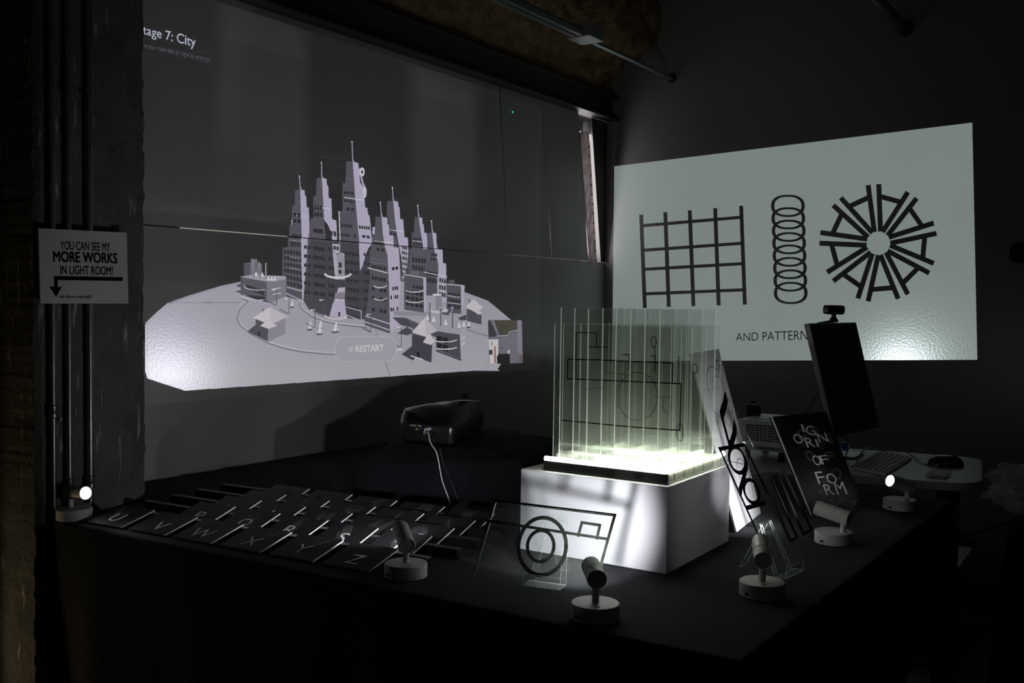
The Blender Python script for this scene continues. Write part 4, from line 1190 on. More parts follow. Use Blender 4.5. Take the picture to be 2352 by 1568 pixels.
# white cable from the back panel down the front of the draped box
c = A0_.lerp(A1_, .58) + back_n * 0.0; c.z = .921
wc = thing('cable', c, 'thin white cable hanging from the black projector down the draped box', 'cable')
path = [c + back_n * 0.020, c + back_n * 0.026 + Vector((0, 0, -0.012))]
fp = on_plane(985, 985, dbx[0] - dbx[3] * 0.012, dbx[3])
for px, py, k in ((983, 992, .55), (988, 1015, .8), (1003, 1040, 1), (1010, 1075, 1.0), (1016, 1105, 1.0), (1027, 1135, 1.0), (1033, 1158, 1.0)):
    q = on_plane(px, py, dbx[0] - dbx[3] * 0.012, dbx[3])
    base_ = on_plane(px, py, A0_ + back_n * 0.03, back_n)
    path.append(base_.lerp(q, k) if k < 1 else q)
path[-1].z = TZ + 0.004
link('cord', MB().tube(path, 0.0016, 8), M_wpla, wc, smooth=True)
link('plug', MB().cyl(c - back_n * 0.0005, c + back_n * 0.012, 0.0048, n=16).cyl(c + back_n * 0.012, c + back_n * 0.023, 0.0048, 0.0022, n=16), M_wpla, wc, smooth=True)
bc = MB(); q = [on_plane(px, py, dbx[0] - dbx[3] * 0.006, dbx[3]) for px, py in ((1010, 1030), (1018, 1062), (1030, 1090), (1042, 1120), (1052, 1150))]
q[0] = q[0] + dbx[3] * 0.0
tag(link('cable', bc.tube(q, 0.0018, 8), M_black, smooth=True), 'thin black cable down the draped box beside the white one', 'cable')

# ------------------------------------------------------------------ projected pictures as areas of the walls
fm = MB()
def flatx(pts, z_lo=None): return [on_x(px, py, FX) for px, py in pts]
lo_ = [(320 + x / 2.529, 300 + y / 2.529) for x, y in [(48, 1120), (175, 1005), (480, 905), (590, 882), (620, 760), (690, 745), (760, 770), (838, 830), (838, 690)]]
pic = thing('projected_picture', on_x(760, 870, WX), 'projected picture of a white model city with a restart button on the side wall', 'projection')
seamz = SEAM
def zy(y, z): return Vector((FX - 0.0004 if z > seamz else WX + 0.0003, y, z))
low_poly = [on_x(*z2(x, y), WX + 0.0003) for x, y in G_OUT[:4] + [(600, 850), (615, 775), (700, 745), (760, 770), (838, 840), (836, 690), (868, 640)]]
low_poly += [Vector((WX + 0.0003, on_x(*z2(1770, 700), WX).y, SEAM - 0.004)), on_x(*z2(1785, 780), WX + 0.0003), on_x(*z2(1890, 900), WX + 0.0003)]
low_poly += [on_x(*z2(x, y), WX + 0.0003) for x, y in G_OUT[9:12]] + [on_x(*z2(2226, 1104), WX + 0.0003), on_x(*z2(2226, 1350), WX + 0.0003)] + [on_x(*z2(x, y), WX + 0.0003) for x, y in G_OUT[13:]]
for p in low_poly: p.z = min(p.z, SEAM - 0.004)
link('lower_area', MB().add(low_poly, [tuple(range(len(low_poly)))]), M_wall, pic)
up_pts = [(872, 620), (872, 545), (888, 437), (905, 343), (930, 262), (960, 343), (975, 450), (990, 510), (1010, 380), (1030, 275), (1058, 183), (1090, 278), (1120, 395), (1155, 470), (1180, 306), (1202, 178), (1236, 62), (1275, 186), (1310, 215), (1318, 385), (1345, 560), (1370, 500), (1400, 415), (1430, 480), (1440, 408), (1470, 328), (1505, 412), (1535, 515), (1562, 622), (1583, 590), (1598, 500), (1617, 432), (1645, 505), (1675, 590), (1697, 522), (1727, 595), (1740, 660)]
up_poly = [on_x(*z2(x, y), BX + 0.0003) for x, y in up_pts]
up_poly[0].z = up_poly[-1].z = SEAM + 0.006
for p in up_poly: p.z = max(p.z, SEAM + 0.006)
link('upper_area', MB().add(up_poly, [tuple(range(len(up_poly)))]), M_foam, pic)

SY = BY - 0.0008
show = [on_y(1379, 370, SY), on_y(2243, 262, SY), on_y(2255, 826, SY), on_y(1392, 829, SY)]
show[0].x = max(show[0].x, WX + 0.012); show[3].x = max(show[3].x, WX + 0.012)
pic2 = tag(link('projected_picture', MB().add(show, [(0, 1, 2, 3)]), M_wallb), 'bright projected slide with a grid, a coil and a wheel on the back wall', 'projection')

# ------------------------------------------------------------------ white projector with its slide of patterns
L2 = Vector((-1.235, 3.40, 0.918))
D2 = (SY - L2.y) * SLIDE
def s2(p, k=1.0): return ((p.x - L2.x) * SLIDE * k, D2 * k, (p.z - L2.z) * SLIDE * k)
v2, f2, c2 = [], [], []
NX = 24
for j in range(NX):
    for i in range(NX):
        qd = [bil(show, a / NX, b / NX) for a, b in ((i, j), (i + 1, j), (i + 1, j + 1), (i, j + 1))]
        n = len(v2); v2 += [s2(p) for p in qd]; f2.append((n, n + 1, n + 2, n + 3)); c2.append((0.86, 1.0, 0.985))
ink = MB()
def z4(x, y): return on_y(1350 + x / 2.347, 240 + y / 2.347, SY)
def INK(pts): 
    n = len(v2)
    P = [z4(*p) for p in pts]
    v2.extend([s2(p, 1.02) for p in P]); f2.append(tuple(range(n, n + len(P)))); c2.append((0.002, 0.002, 0.002))
def ILN(a, b, wdt, wb=None):
    d = math.hypot(b[0] - a[0], b[1] - a[1]); nx, ny = -(b[1] - a[1]) / d / 2, (b[0] - a[0]) / d / 2
    wb = wb or wdt
    INK([(a[0] + nx * wdt, a[1] + ny * wdt), (b[0] + nx * wb, b[1] + ny * wb), (b[0] - nx * wb, b[1] - ny * wb), (a[0] - nx * wdt, a[1] - ny * wdt)])
V_ = [((288, 593), (308, 1096)), ((418, 580), (437, 1090)), ((550, 570), (570, 1087)), ((687, 558), (706, 1082)), ((827, 545), (847, 1078))]
H_ = [((292, 653), (832, 607)), ((302, 785), (838, 747)), ((302, 888), (842, 857)), ((310, 1020), (848, 998))]
for a, b in V_: ILN(a, b, 21)
for a, b in H_: ILN(a, b, 17)
for k in range(8):
    cy = 546 + 67.0 * k; cx = 1079 + 2.2 * k
    rx, ry = 91, 60
    def el(rx, ry, n=56, e=2.35):
        out = []
        for i in range(n):
            a = 2 * math.pi * i / n
            ca, sa = math.cos(a), math.sin(a)
            out.append((cx + rx * math.copysign(abs(ca) ** (2 / e), ca), cy + ry * math.copysign(abs(sa) ** (2 / e), sa)))
        return out
    o_, i_ = el(rx, ry), el(rx - 18, ry - 11)
    for i in range(56):
        j = (i + 1) % 56
        INK([o_[i], o_[j], i_[j], i_[i]])
for k in range(9):
    th = math.radians(-24.8 + 40 * k)
    def pol(r, da): return (1567 + r * math.sin(th + math.radians(da)), 747 - r * math.cos(th + math.radians(da)))
    e1, e2_ = pol(318, -14.8), pol(318, 14.8)
    ap = pol(58, 0)
    ILN(pol(64, -5), e1, 27); ILN(pol(64, 5), e2_, 27)
    b1, b2 = pol(252, -13.0), pol(252, 13.0)
    ILN(b1, b2, 27)
vs_, fs_, _ = glyphs('AND PATTERNS', -0.004)
tq = [on_y(1690, 765, SY), on_y(1868, 757, SY), on_y(1868, 780, SY), on_y(1690, 783, SY)]
n = len(v2); v2 += [s2(bil(tq, u, 1 - v), 1.02) for u, v in vs_]
for f in fs_: f2.append(tuple(i + n for i in f)); c2.append((0.002, 0.002, 0.002))
DZ = 0.74
pc = [on_z(1700, 1035, DZ + .105), on_z(1800, 1042, DZ + .105)]
pj2 = thing('projector', (L2.x, L2.y, DZ + 0.07), 'white projector with a grid of vents on the desk behind the leaning white poster', 'projector')
slide_object('slide', v2, f2, c2, slide_material('pattern_film', 1, 6.0), L2, pj2)
xs = [v[0] for v in v2[:NX * NX * 4]]; zs = [v[2] for v in v2[:NX * NX * 4]]
lens_housing(L2, 1, 1, (min(xs), min(zs)), (max(xs), max(zs)), D2, pj2, [((p.x - L2.x) * SLIDE, (p.z - L2.z) * SLIDE) for p in (show[3], show[2], show[1], show[0])])
beam_light('projector_lamp', L2, SHOW_POWER, (0, 1, 0.12), pj2)
link('lens_turret', MB().box((L2.x - 0.022, L2.y - 0.012, 0.872), (L2.x + 0.022, L2.y + 0.016, L2.z - 0.0045)), M_blackm, pj2, bevel=0.003)
# body: its vented rear faces the viewer
bz0, bz1 = DZ + 0.035, DZ + 0.136
rear_l, rear_r = on_z(1690, 1030, bz0), on_z(1812, 1042, bz0)
rd = (rear_r - rear_l).normalized(); rn = Vector((rd.y, -rd.x, 0))     # towards the viewer
W_ = (rear_r - rear_l).length - 0.005
body = [rear_l, rear_l + rd * W_, rear_l + rd * W_ - rn * 0.24, rear_l - rn * 0.24]
link('body', MB().prism([Vector((p.x, p.y, bz0)) for p in rounded(body, 0.02)], (0, 0, bz1 - bz0)), M_wpla, pj2, bevel=0.006, smooth=True)
gr = MB()
for cx_, cn in ((0.035, 5), (0.075, 9)):
    for c_ in range(cn):
        for r_ in range(7):
            p = rear_l + rd * (cx_ + 0.0092 * c_) + rn * 0.0005
            z = bz0 + 0.034 + r_ * 0.0082
            gr.prism([Vector((p.x, p.y, z)), Vector((p.x, p.y, z)) + rd * 0.0066, Vector((p.x, p.y, z + 0.0048)) + rd * 0.0066, Vector((p.x, p.y, z + 0.0048))], rn * 0.0008)
link('vent_grille', gr, M_blackm, pj2)
sl = MB()
for k in range(26):
    p = rear_l + rd * (0.075 + 0.0037 * k) + rn * 0.0005; z = bz0 + 0.006
    sl.prism([Vector((p.x, p.y, z)), Vector((p.x, p.y, z)) + rd * 0.0018, Vector((p.x, p.y, z + 0.010)) + rd * 0.0018, Vector((p.x, p.y, z + 0.010))], rn * 0.0008)
link('speaker_slots', sl, M_blackm, pj2)
p = rear_l + rd * 0.024 + rn * 0.0005
link('status_light', MB().prism([Vector((p.x, p.y, bz0 + 0.020)), Vector((p.x, p.y, bz0 + 0.020)) + rd * 0.009, Vector((p.x, p.y, bz0 + 0.024)) + rd * 0.009, Vector((p.x, p.y, bz0 + 0.024))], rn * 0.0008), mat('blue_status', (0.3, 0.3, 0.4), 0.4, emit=(0.75, 0.8, 1.0), emit_strength=3.0), pj2)
for u in (0.045, 0.056, 0.066):
    p = rear_l + rd * u + Vector((0, 0, 0.012))
    link('jack', MB().lathe(Vector((p.x, p.y, bz0 + 0.012)), rn, [(0.0042, 0), (0.0042, 0.003), (0.0028, 0.003), (0.0028, 0.0008)], 16), M_gpla, pj2)
tp = [rear_l + rd * a - rn * b for a, b in ((0.05, 0.04), (0.12, 0.04), (0.12, 0.09), (0.05, 0.09))]
link('control_panel', MB().prism([Vector((p.x, p.y, bz1)) for p in tp], (0, 0, 0.0008)), M_gpla, pj2)
for a, b in ((0.03, 0.03), (W_ - 0.03, 0.03), (0.03, 0.21), (W_ - 0.03, 0.21)):
    p = rear_l + rd * a - rn * b
    link('foot', MB().cyl((p.x, p.y, DZ + 0.001), (p.x, p.y, bz0 + 0.002), 0.012, 0.009, n=20), M_blackm, pj2)

# ------------------------------------------------------------------ plinth and the lit acrylic sculpture
b0 = on_z(1193.6, 1261, TZ); b1 = on_z(1530, 1320, TZ); b2 = on_z(1690, 1246, TZ)
bx = (b1 - b0).normalized(); by = Vector((-bx.y, bx.x, 0)); BWd = (b1 - b0).length; BDp = (b2 - b1).length
PH = 0.172
pt = on_plane(1536, 1118, b1, by); PH = pt.z - TZ
pl = thing('plinth', b0, 'white square plinth box under the glowing acrylic sculpture', 'plinth')
wq = [b0, b1, b1 + by * BDp, b0 + by * BDp]
link('box', MB().prism([p + Vector((0, 0, 0.001)) for p in wq], (0, 0, PH - 0.001)), M_plinth, pl, bevel=0.0015)
ZP = TZ + PH
sc_o = b0 + bx * 0.050 + by * 0.012
SWd, SDp, SHh = BWd - 0.056, BDp - 0.024, 0.026
scu = thing('light_sculpture', Vector((sc_o.x, sc_o.y, ZP)), 'glowing sculpture of crossed clear acrylic sheets with line drawings on the white plinth', 'sculpture')
def sp(u, v, z): return sc_o + bx * u + by * v + Vector((0, 0, z + PH))
def sbox(mb, u0, v0, z0, u1, v1, z1, mi=0):
    return mb.prism([sp(u0, v0, z0), sp(u1, v0, z0), sp(u1, v1, z0), sp(u0, v1, z0)], (0, 0, z1 - z0), mi)
M_tray = mat('tray_black', (0.006, 0.0065, 0.0055), 0.3, 0.4)
M_traym = mat('tray_pale', (0.55, 0.58, 0.45), 0.5, 0.4)
tb = MB()
sbox(tb, 0, 0, 0.0006, SWd, 0.004, SHh - 0.004)           # dark front
link('front_panel', tb, M_tray, scu)
tb = MB()
sbox(tb, SWd - 0.004, 0.0042, 0.0006, SWd, SDp, SHh - 0.004); sbox(tb, 0, 0.0042, 0.010, 0.004, SDp, SHh - 0.004); sbox(tb, 0.004, SDp - 0.004, 0.010, SWd - 0.004, SDp, SHh - 0.004)
link('side_panels', tb, M_traym, scu)
tk_ = MB()
for k in range(6):
    v_ = 0.03 + (SDp - 0.06) * k / 5
    tk_.prism([sp(SWd + 0.0001, v_, 0.004), sp(SWd + 0.0001, v_ + 0.0016, 0.004), sp(SWd + 0.0001, v_ + 0.0016, SHh - 0.004), sp(SWd + 0.0001, v_, SHh - 0.004)], bx * 0.0004)
link('sheet_slots', tk_, M_tray, scu)
tb = MB(); sbox(tb, 0.0042, 0.0042, 0.0006, SWd - 0.0042, SDp - 0.0042, 0.010)
link('tray', tb, M_tray, scu)
# LED strip round the rim and two inner runs
rim = [sp(0.002, 0.002, SHh), sp(SWd - 0.006, 0.002, SHh), sp(SWd - 0.002, 0.008, SHh), sp(SWd - 0.002, SDp - 0.01, SHh)]
link('led_strip', MB().tube([rim[0], rim[1], rim[2], rim[3]], 0.0052, 8, smooth=1), M_led, scu, smooth=True)
link('led_strip', MB().tube([sp(0.05, 0.05, 0.014), sp(SWd - 0.03, 0.05, 0.014)], 0.0035, 6, smooth=1), M_led2, scu)
link('led_strip', MB().tube([sp(0.03, SDp * 0.55, 0.014), sp(SWd - 0.03, SDp * 0.55, 0.014)], 0.0035, 6, smooth=1), M_led2, scu)
link('led_strip', MB().tube([sp(0.02, SDp - 0.03, 0.014), sp(SWd - 0.03, SDp - 0.03, 0.014)], 0.0035, 6, smooth=1), M_led2, scu)
ST = 0.0026
HT = on_plane(1353, 707, sp(0, 0.012, 0), by).z - ZP     # tops of the tall sheets
HL = HT - 0.034
tall_x = [on_plane(px, 1000, sp(0, 0.012, 0), by).x for px in (1282, 1313, 1344, 1377, 1408, 1441, 1474, 1508)]
u_of = lambda x: (x - sc_o.x) / bx.x
for i, x in enumerate(tall_x):
    u = u_of(x) + 0.002
    mb = MB()
    mb.prism([sp(u, 0.012, 0.011), sp(u, SDp - 0.006, 0.011), sp(u, SDp - 0.006, HT - 0.001 * (i % 3)), sp(u, 0.012, HT - 0.001 * (i % 3))], bx * ST, 0, 1)
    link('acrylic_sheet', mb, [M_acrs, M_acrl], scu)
cross = []
NV = 11
for k in range(NV):
    v = 0.026 + (SDp - 0.046) * k / (NV - 1)
    u0 = (0.006, 0.012, 0.040, 0.024, 0.066, 0.016, 0.052, 0.088, 0.034, 0.078, 0.010)[k]; u1 = SWd - (0.010, 0.016, 0.012, 0.034, 0.010, 0.024, 0.046, 0.012, 0.030, 0.014, 0.010)[k]
    mb = MB()
    mb.prism([sp(u0, v, 0.011), sp(u1, v, 0.011), sp(u1, v, HL - 0.0012 * (k % 3)), sp(u0, v, HL - 0.0012 * (k % 3))], by * ST, 0, 1)
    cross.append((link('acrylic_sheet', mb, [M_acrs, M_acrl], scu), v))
def on_sheet(k, px, py): return on_plane(px, py, sp(0, cross[k][1] - 0.0003, 0), by)
def draw(k, segs, wdt=0.0022, circles=(), arcs=()):
    mb = MB()
    for pts in segs:
        P = [on_sheet(k, *p) for p in pts]
        for a, b in zip(P[:-1], P[1:]): mb.band(a - (b - a).normalized() * wdt / 2, b + (b - a).normalized() * wdt / 2, wdt, -by, 0.0002)
    for cx_, cy_, rx, ry in circles:
        P = [on_sheet(k, cx_ + rx * math.cos(2 * math.pi * i / 36), cy_ + ry * math.sin(2 * math.pi * i / 36)) for i in range(37)]
        for a, b in zip(P[:-1], P[1:]): mb.band(a, b, wdt * 0.8, -by, 0.0002)
    link('line_drawing', mb, M_ink, cross[k][0])
def zs(x, y): return (1170 + x / 3.564, 680 + y / 3.564)
draw(0, [[zs(480, 515), zs(760, 522), zs(980, 533), zs(1340, 548), zs(1336, 715)], [zs(480, 515), zs(475, 675), zs(640, 682), zs(980, 697), zs(1405, 716), zs(1395, 1098), zs(980, 1068), zs(430, 1015)]])
draw(1, [[zs(545, 660), zs(547, 298), zs(715, 300), zs(712, 420)], [zs(655, 415), zs(805, 418)]])
draw(2, [[zs(930, 478), zs(980, 478), zs(978, 600)]], 0.0024, [(*zs(1182, 375), 5.6, 12.5)])
draw(3, [[zs(1160, 488), zs(1195, 490), zs(1193, 620)], [zs(640, 760), zs(780, 748)]], 0.0024, [(*zs(1050, 820), 46, 55)])
draw(4, [[zs(1195, 820), zs(1250, 822)]], 0.0024, [(*zs(1290, 885), 9, 20)])
draw(5, [[zs(1190, 420), zs(1190, 600)], [zs(780, 625), zs(950, 640)]], 0.0024, [(*zs(1395, 1115), 7.5, 20)])
draw(8, [[zs(1380, 500), zs(1405, 520)]], 0.0024, [(*zs(1510, 595), 8.5, 11)])

# ------------------------------------------------------------------ camera drawing on a clear plate, and its stand
cBL, cBR = on_z(1090, 1319, TZ + 0.008), on_z(1371, 1353, TZ + 0.008)
hz = TZ + 0.142
cTL, cTR = on_z(1140, 1152, hz), on_z(1411, 1182, hz)
cn = (cBR - cBL).cross(cTL - cBL).normalized()
if cn.y > 0: cn = -cn
cp = thing('acrylic_plate', cBL, 'clear acrylic plate with a black line drawing of a camera, before the plinth', 'plate')
link('sheet', MB().prism([cBL, cBR, cTR, cTL], -cn * 0.003, 0, 1), [M_acr, M_acre], cp)
dr = MB()
def cpt(x, y): return on_plane(1080 + x / 3.564, 1020 + y / 3.564, cBL + cn * 0.0002, cn)
def cln(a, b, w_=0.0052):
    A_, B_ = cpt(*a), cpt(*b); d = (B_ - A_).normalized() * w_ / 2
    dr.band(A_ - d, B_ + d, w_, cn, 0.0004)
def cell(cx_, cy_, rx, ry, w_, rot=0.0):
    P = []
    for i in range(65):
        a = 2 * math.pi * i / 64
        x, y = rx * math.cos(a), ry * math.sin(a)
        P.append(cpt(cx_ + x + rot * y, cy_ + y))
    for a, b in zip(P[:-1], P[1:]): dr.band(a, b + (b - a) * 0.15, w_, cn, 0.0004)
cln((205, 462), (1185, 580)); cln((1182, 585), (1070, 985)); cln((140, 625), (1120, 775)); cln((205, 462), (40, 1030), 0.0026)
cell(590, 835, 195, 235, 0.0072, -0.03); cell(577, 833, 108, 128, 0.0064, -0.03)
cln((915, 640), (885, 745)); cln((915, 640), (1060, 662)); cln((1062, 662), (1038, 768))
link('camera_drawing', dr, M_vinyl, cp)
ed = MB()
ed.band(cpt(212, 478), cpt(168, 620), 0.0022, cn, 0.0006); ed.band(cpt(158, 655), cpt(40, 1020), 0.0014, cn, 0.0006)
link('edge_line', ed, M_greyink, cp)
def stand(name_px, lab, lip_l, lip_r, lip_h, apex, foot_l, foot_r, away, depth=0.06):
    """small folded clear stand: a lip, a floor strip and a triangular back"""
    l, r = on_z(*lip_l, TZ + 0.001), on_z(*lip_r, TZ + 0.001)
    t = thing('acrylic_stand', l, lab, 'stand')
    d = (r - l).normalized(); aw = Vector(away).normalized()
    th = 0.0022
    link('lip', MB().prism([l, r, r + Vector((0, 0, lip_h)), l + Vector((0, 0, lip_h))], aw * th, 0, 1), [M_acr, M_acrt], t)
    link('floor_strip', MB().prism([l + aw * th, r + aw * th, r + aw * depth, l + aw * depth], (0, 0, th), 0, 1), [M_acr, M_acrt], t)
    m = (l + r) / 2 + aw * (depth + th)
    wdt = (r - l).length
    bl, br = m - d * wdt * 0.5, m + d * wdt * 0.5
    top = aw * apex[0] + Vector((0, 0, apex[1]))
    link('back_rest', MB().prism([bl, bl + d * wdt * 0.16, bl + d * wdt * 0.30 + top * 0.98, bl + d * wdt * 0.20 + top], aw * th, 0, 1).prism([br - d * wdt * 0.16, br, br - d * wdt * 0.20 + top, br - d * wdt * 0.30 + top * 0.98], aw * th, 0, 1).prism([bl + d * wdt * 0.30 + top * 0.9, br - d * wdt * 0.30 + top * 0.9, br - d * wdt * 0.2 + top, bl + d * wdt * 0.2 + top], aw * th, 0, 1), [M_acr, M_acrt], t)
    sup = bl.lerp(br, 0.5) + aw * (apex[0] + 0.045)
    link('support_leg', MB().prism([bl + d * wdt * 0.35 + top * 0.95 + aw * th, br - d * wdt * 0.35 + top * 0.95 + aw * th, sup + d * wdt * 0.18, sup - d * wdt * 0.18], aw * th, 0, 1), [M_acr, M_acrt], t)
    return t
aw1 = Vector((-(cBR - cBL).y, (cBR - cBL).x, 0)).normalized()
lipd = (cBR - cBL).normalized()
stand(None, 'clear acrylic stand holding the camera drawing plate', (1201, 1344), (1286, 1356), 0.022, (0.050, 0.118), None, None, aw1, depth=0.034)

# ------------------------------------------------------------------ black-lined plate, comb plate and their stand by the right edge
pn0 = Vector((-0.632, 1.85, TZ + 0.010))
lean_a = Vector((-0.539, 0, 1)).normalized()
vbl = on_plane(1790, 1322, pn0, lean_a.cross(Vector((0, 1, 0))).normalized()); 
vn = Vector((0, 1, 0)).cross(lean_a).normalized()
if vn.x < 0: vn = -vn
def vp(x, y): return on_plane(1560 + x / 2.528, 780 + y / 2.528, pn0, vn)
def vz7(x, y): return on_plane(1580 + x / 3.561, 790 + y / 3.561, pn0, vn)
qn, qf, zt = vp(575, 1372), vp(690, 1290), vz7(300, 372)
sheet = [Vector(qn), Vector((qn.x, zt.y + 0.012, qn.z)), None, None]
for p in sheet[:2]:
    p.z = TZ + 0.0035; p.x = pn0.x - (p.z - pn0.z) * 0.539
ln_t = zt.z + 0.01
sheet[2] = Vector((pn0.x - 0.539 * (ln_t - pn0.z), sheet[1].y, ln_t)); sheet[3] = Vector((sheet[2].x, sheet[0].y, ln_t))
vt = thing('acrylic_plate', sheet[0], 'tall clear acrylic plate with black leaf and loop lines, leaning before the white poster', 'plate')
link('sheet', MB().prism(sheet, -vn * 0.003, 0, 1), [M_acr, M_acr], vt)
vd = MB()
def vline(pts, w_=0.005, f=vz7):
    w_ *= 1.35
    P = [f(*p) + vn * 0.0003 for p in pts]
    for a, b in zip(P[:-1], P[1:]):
        d = (b - a).normalized() * w_ * 0.4
        vd.band(a - d, b + d, w_, vn, 0.0004)
def vblob(pts, f=vz7): 
    P = [f(*p) + vn * 0.0003 for p in pts]
    vd.prism(P, vn * 0.0004)
def vellipse(cx_, cy_, a_, b_, rot, w_):
    P = []
    for i in range(49):
        t_ = 2 * math.pi * i / 48
        x, y = a_ * math.cos(t_), b_ * math.sin(t_)
        P.append((cx_ + x * math.cos(rot) - y * math.sin(rot), cy_ + x * math.sin(rot) + y * math.cos(rot)))
    vline(P, w_)
vline([(258, 858), (462, 822), (640, 1205)], 0.006); vline([(258, 858), (565, 1540)], 0.0055); vline([(480, 1340), (630, 1300)], 0.0065)
vblob([(302, 385), (318, 430), (325, 470), (310, 540), (290, 612), (262, 570), (258, 545), (285, 470)])
vline([(275, 590), (345, 850)], 0.007); vblob([(374, 612), (398, 690), (396, 740), (375, 820), (352, 850), (335, 800), (362, 720)])
vellipse(402, 948, 62, 108, -0.30, 0.0062); vellipse(520, 1205, 58, 98, -0.32, 0.0062)
vblob([(466, 910), (488, 970), (490, 1020), (470, 1100), (445, 1190), (438, 1240), (412, 1180), (440, 1090), (462, 1010)])
link('leaf_drawing', vd, M_vinyl, vt)
# comb plate behind it
M_comb = mat('comb_black', (0.003, 0.003, 0.003), 0.9, 0.01)
k0 = on_z(1826, 1240, TZ + 0.004)
kn = vn
def kp(x, y): return on_plane(1560 + x / 2.528, 780 + y / 2.528, k0, kn)
kb = [kp(628, 1180), kp(775, 1105), kp(612, 752), kp(470, 812)]
kt = thing('comb_frame', kb[0], 'thin black acrylic comb shape of two slim loops leaning beside the black lettered board', 'frame')
kd = MB()
def kline(a, b, w_): 
    A_, B_ = kp(*a), kp(*b); d = (B_ - A_).normalized() * w_ * 0.5
    kd.band(A_ - d, B_ + d, w_, kn, 0.004)
for a, b in (((480, 802), (640, 1168)), ((520, 788), (680, 1150)), ((568, 780), (718, 1130)), ((602, 765), (764, 1105)), ((480, 802), (520, 788)), ((568, 780), (602, 765)), ((640, 1168), (680, 1150)), ((718, 1130), (764, 1105))):
    kline(a, b, 0.0055)
link('loops', kd, M_comb, kt)
st2 = stand(None, 'clear acrylic stand with an open triangle back behind the white spotlight', (1807, 1330), (1846, 1310), 0.021, (0.040, 0.096), None, None, Vector((-1, 0.02, 0)), depth=0.020)

# ------------------------------------------------------------------ leaning white poster
wb0, wb1 = on_z(1692, 1222, TZ + 0.002), on_z(1748, 1178, TZ + 0.002)
wt0, wt1 = on_z(1586, 812, 1.147), on_z(1651, 801, 1.147)
wn = (wb1 - wb0).cross(wt0 - wb0).normalized()
if wn.x < 0: wn = -wn
wp = thing('poster', wb0, 'leaning white poster with fine line drawings behind the acrylic sculpture', 'poster')
link('panel', MB().prism([wb0, wb1, wt1, wt0], -wn * 0.004), M_paper, wp)
wd = MB()
wqd = [wt0, wt1, wb1, wb0]
def wl(pts, w_=0.0012):
    P = [bil(wqd, *p) + wn * 0.0003 for p in pts]
    for a, b in zip(P[:-1], P[1:]): wd.band(a, b, w_, wn, 0.0002)
def wcirc(u, v, ru, rv, a0=0, a1=360, w_=0.0012): wl([(u + ru * math.cos(math.radians(a0 + (a1 - a0) * i / 30)), v + rv * math.sin(math.radians(a0 + (a1 - a0) * i / 30))) for i in range(31)], w_)
wcirc(.55, .22, .28, .12, 150, 400); wcirc(.62, .25, .20, .09, 160, 380); wcirc(.8, .1, .1, .03); wcirc(.84, .09, .05, .02)
wl([(.2, .32), (.9, .52)]); wl([(.2, .335), (.9, .535)]); wcirc(.6, .46, .3, .1, -60, 60); wcirc(.5, .5, .35, .14, -70, 40)
wl([(.15, .62), (.8, .70)]); wcirc(.7, .72, .15, .06); wl([(.92, .3), (.96, .6), (.9, .9)]); wcirc(.86, .36, .08, .04, 0, 300)
link('drawing_lines', wd, M_lead, wp)
wtx = MB()
text_quad(wtx, 'SIMPLY', [bil(wqd, .05, .08) + wn * .0003, bil(wqd, .55, .08) + wn * .0003, bil(wqd, .55, .12) + wn * .0003, bil(wqd, .05, .12) + wn * .0003], bold=0.01)
# ------------------------------------------------------------------ black board lettered ORIGIN OF FORM
ob0, ob1 = on_z(1862, 1185, TZ + 0.005), on_z(1984, 1161, TZ + 0.005)
ot0, ot1 = on_z(1770, 957, 0.982), on_z(1897, 945, 0.982)
on_ = (ob1 - ob0).cross(ot0 - ob0).normalized()
if on_.x < 0: on_ = -on_
op = thing('lettered_board', ob0, 'leaning black board with scattered white letters reading origin of form', 'board')
bm_ = MB(); bm_.prism([ob0, ob1, ot1, ot0], -on_ * 0.005)
link('panel', bm_, M_board, op)
link('cover_sheet', MB().prism([ob0, ob0 + (ob1 - ob0) * 0.012, ot0 + (ot1 - ot0) * 0.012, ot0], on_ * 0.003), M_acre, op)
def zo(x, y): return on_plane(1560 + x / 2.528, 780 + y / 2.528, ob0 + on_ * 0.0004, on_)
ou = (ob1 - ob0).normalized(); ov = (ot0 - ob0).normalized()
def oletter(ch, x, y, wd_, hg, sx_, sy_, gh=2):
    """letter centred at the zoomed pixel with size wd_ x hg there; ghost outlines shifted by sx_, sy_"""
    # board axes in that pixel frame
    ax, ay = 0.98, -0.10; bx_, by_ = 0.36, 0.93
    q = lambda u, v: (x + (u - .5) * wd_ * ax + (v - .5) * hg * bx_, y + (u - .5) * wd_ * ay + (v - .5) * hg * by_)
    vs, fs, _ = glyphs(ch, 0.0)
    P = [zo(*q(u, 1 - v)) + on_ * 0.0002 for u, v in vs]
    ow, oe = MB(), MB()
    ow.add(P, fs)
    lt = link('letter', ow, M_white, op)
    for (a, b) in outline(ch, 0.0):
        for k in range(1, gh):
            f_ = k / (gh - 1)
            A_, B_ = q(a[0], 1 - a[1]), q(b[0], 1 - b[1])
            p1, p2 = zo(A_[0] + sx_ * f_, A_[1] + sy_ * f_), zo(B_[0] + sx_ * f_, B_[1] + sy_ * f_)
            if (p1 - p2).length > 1e-5: oe.band(p1, p2, 0.0006, on_, 0.0001)
    link('outline', oe, M_greyink, lt)
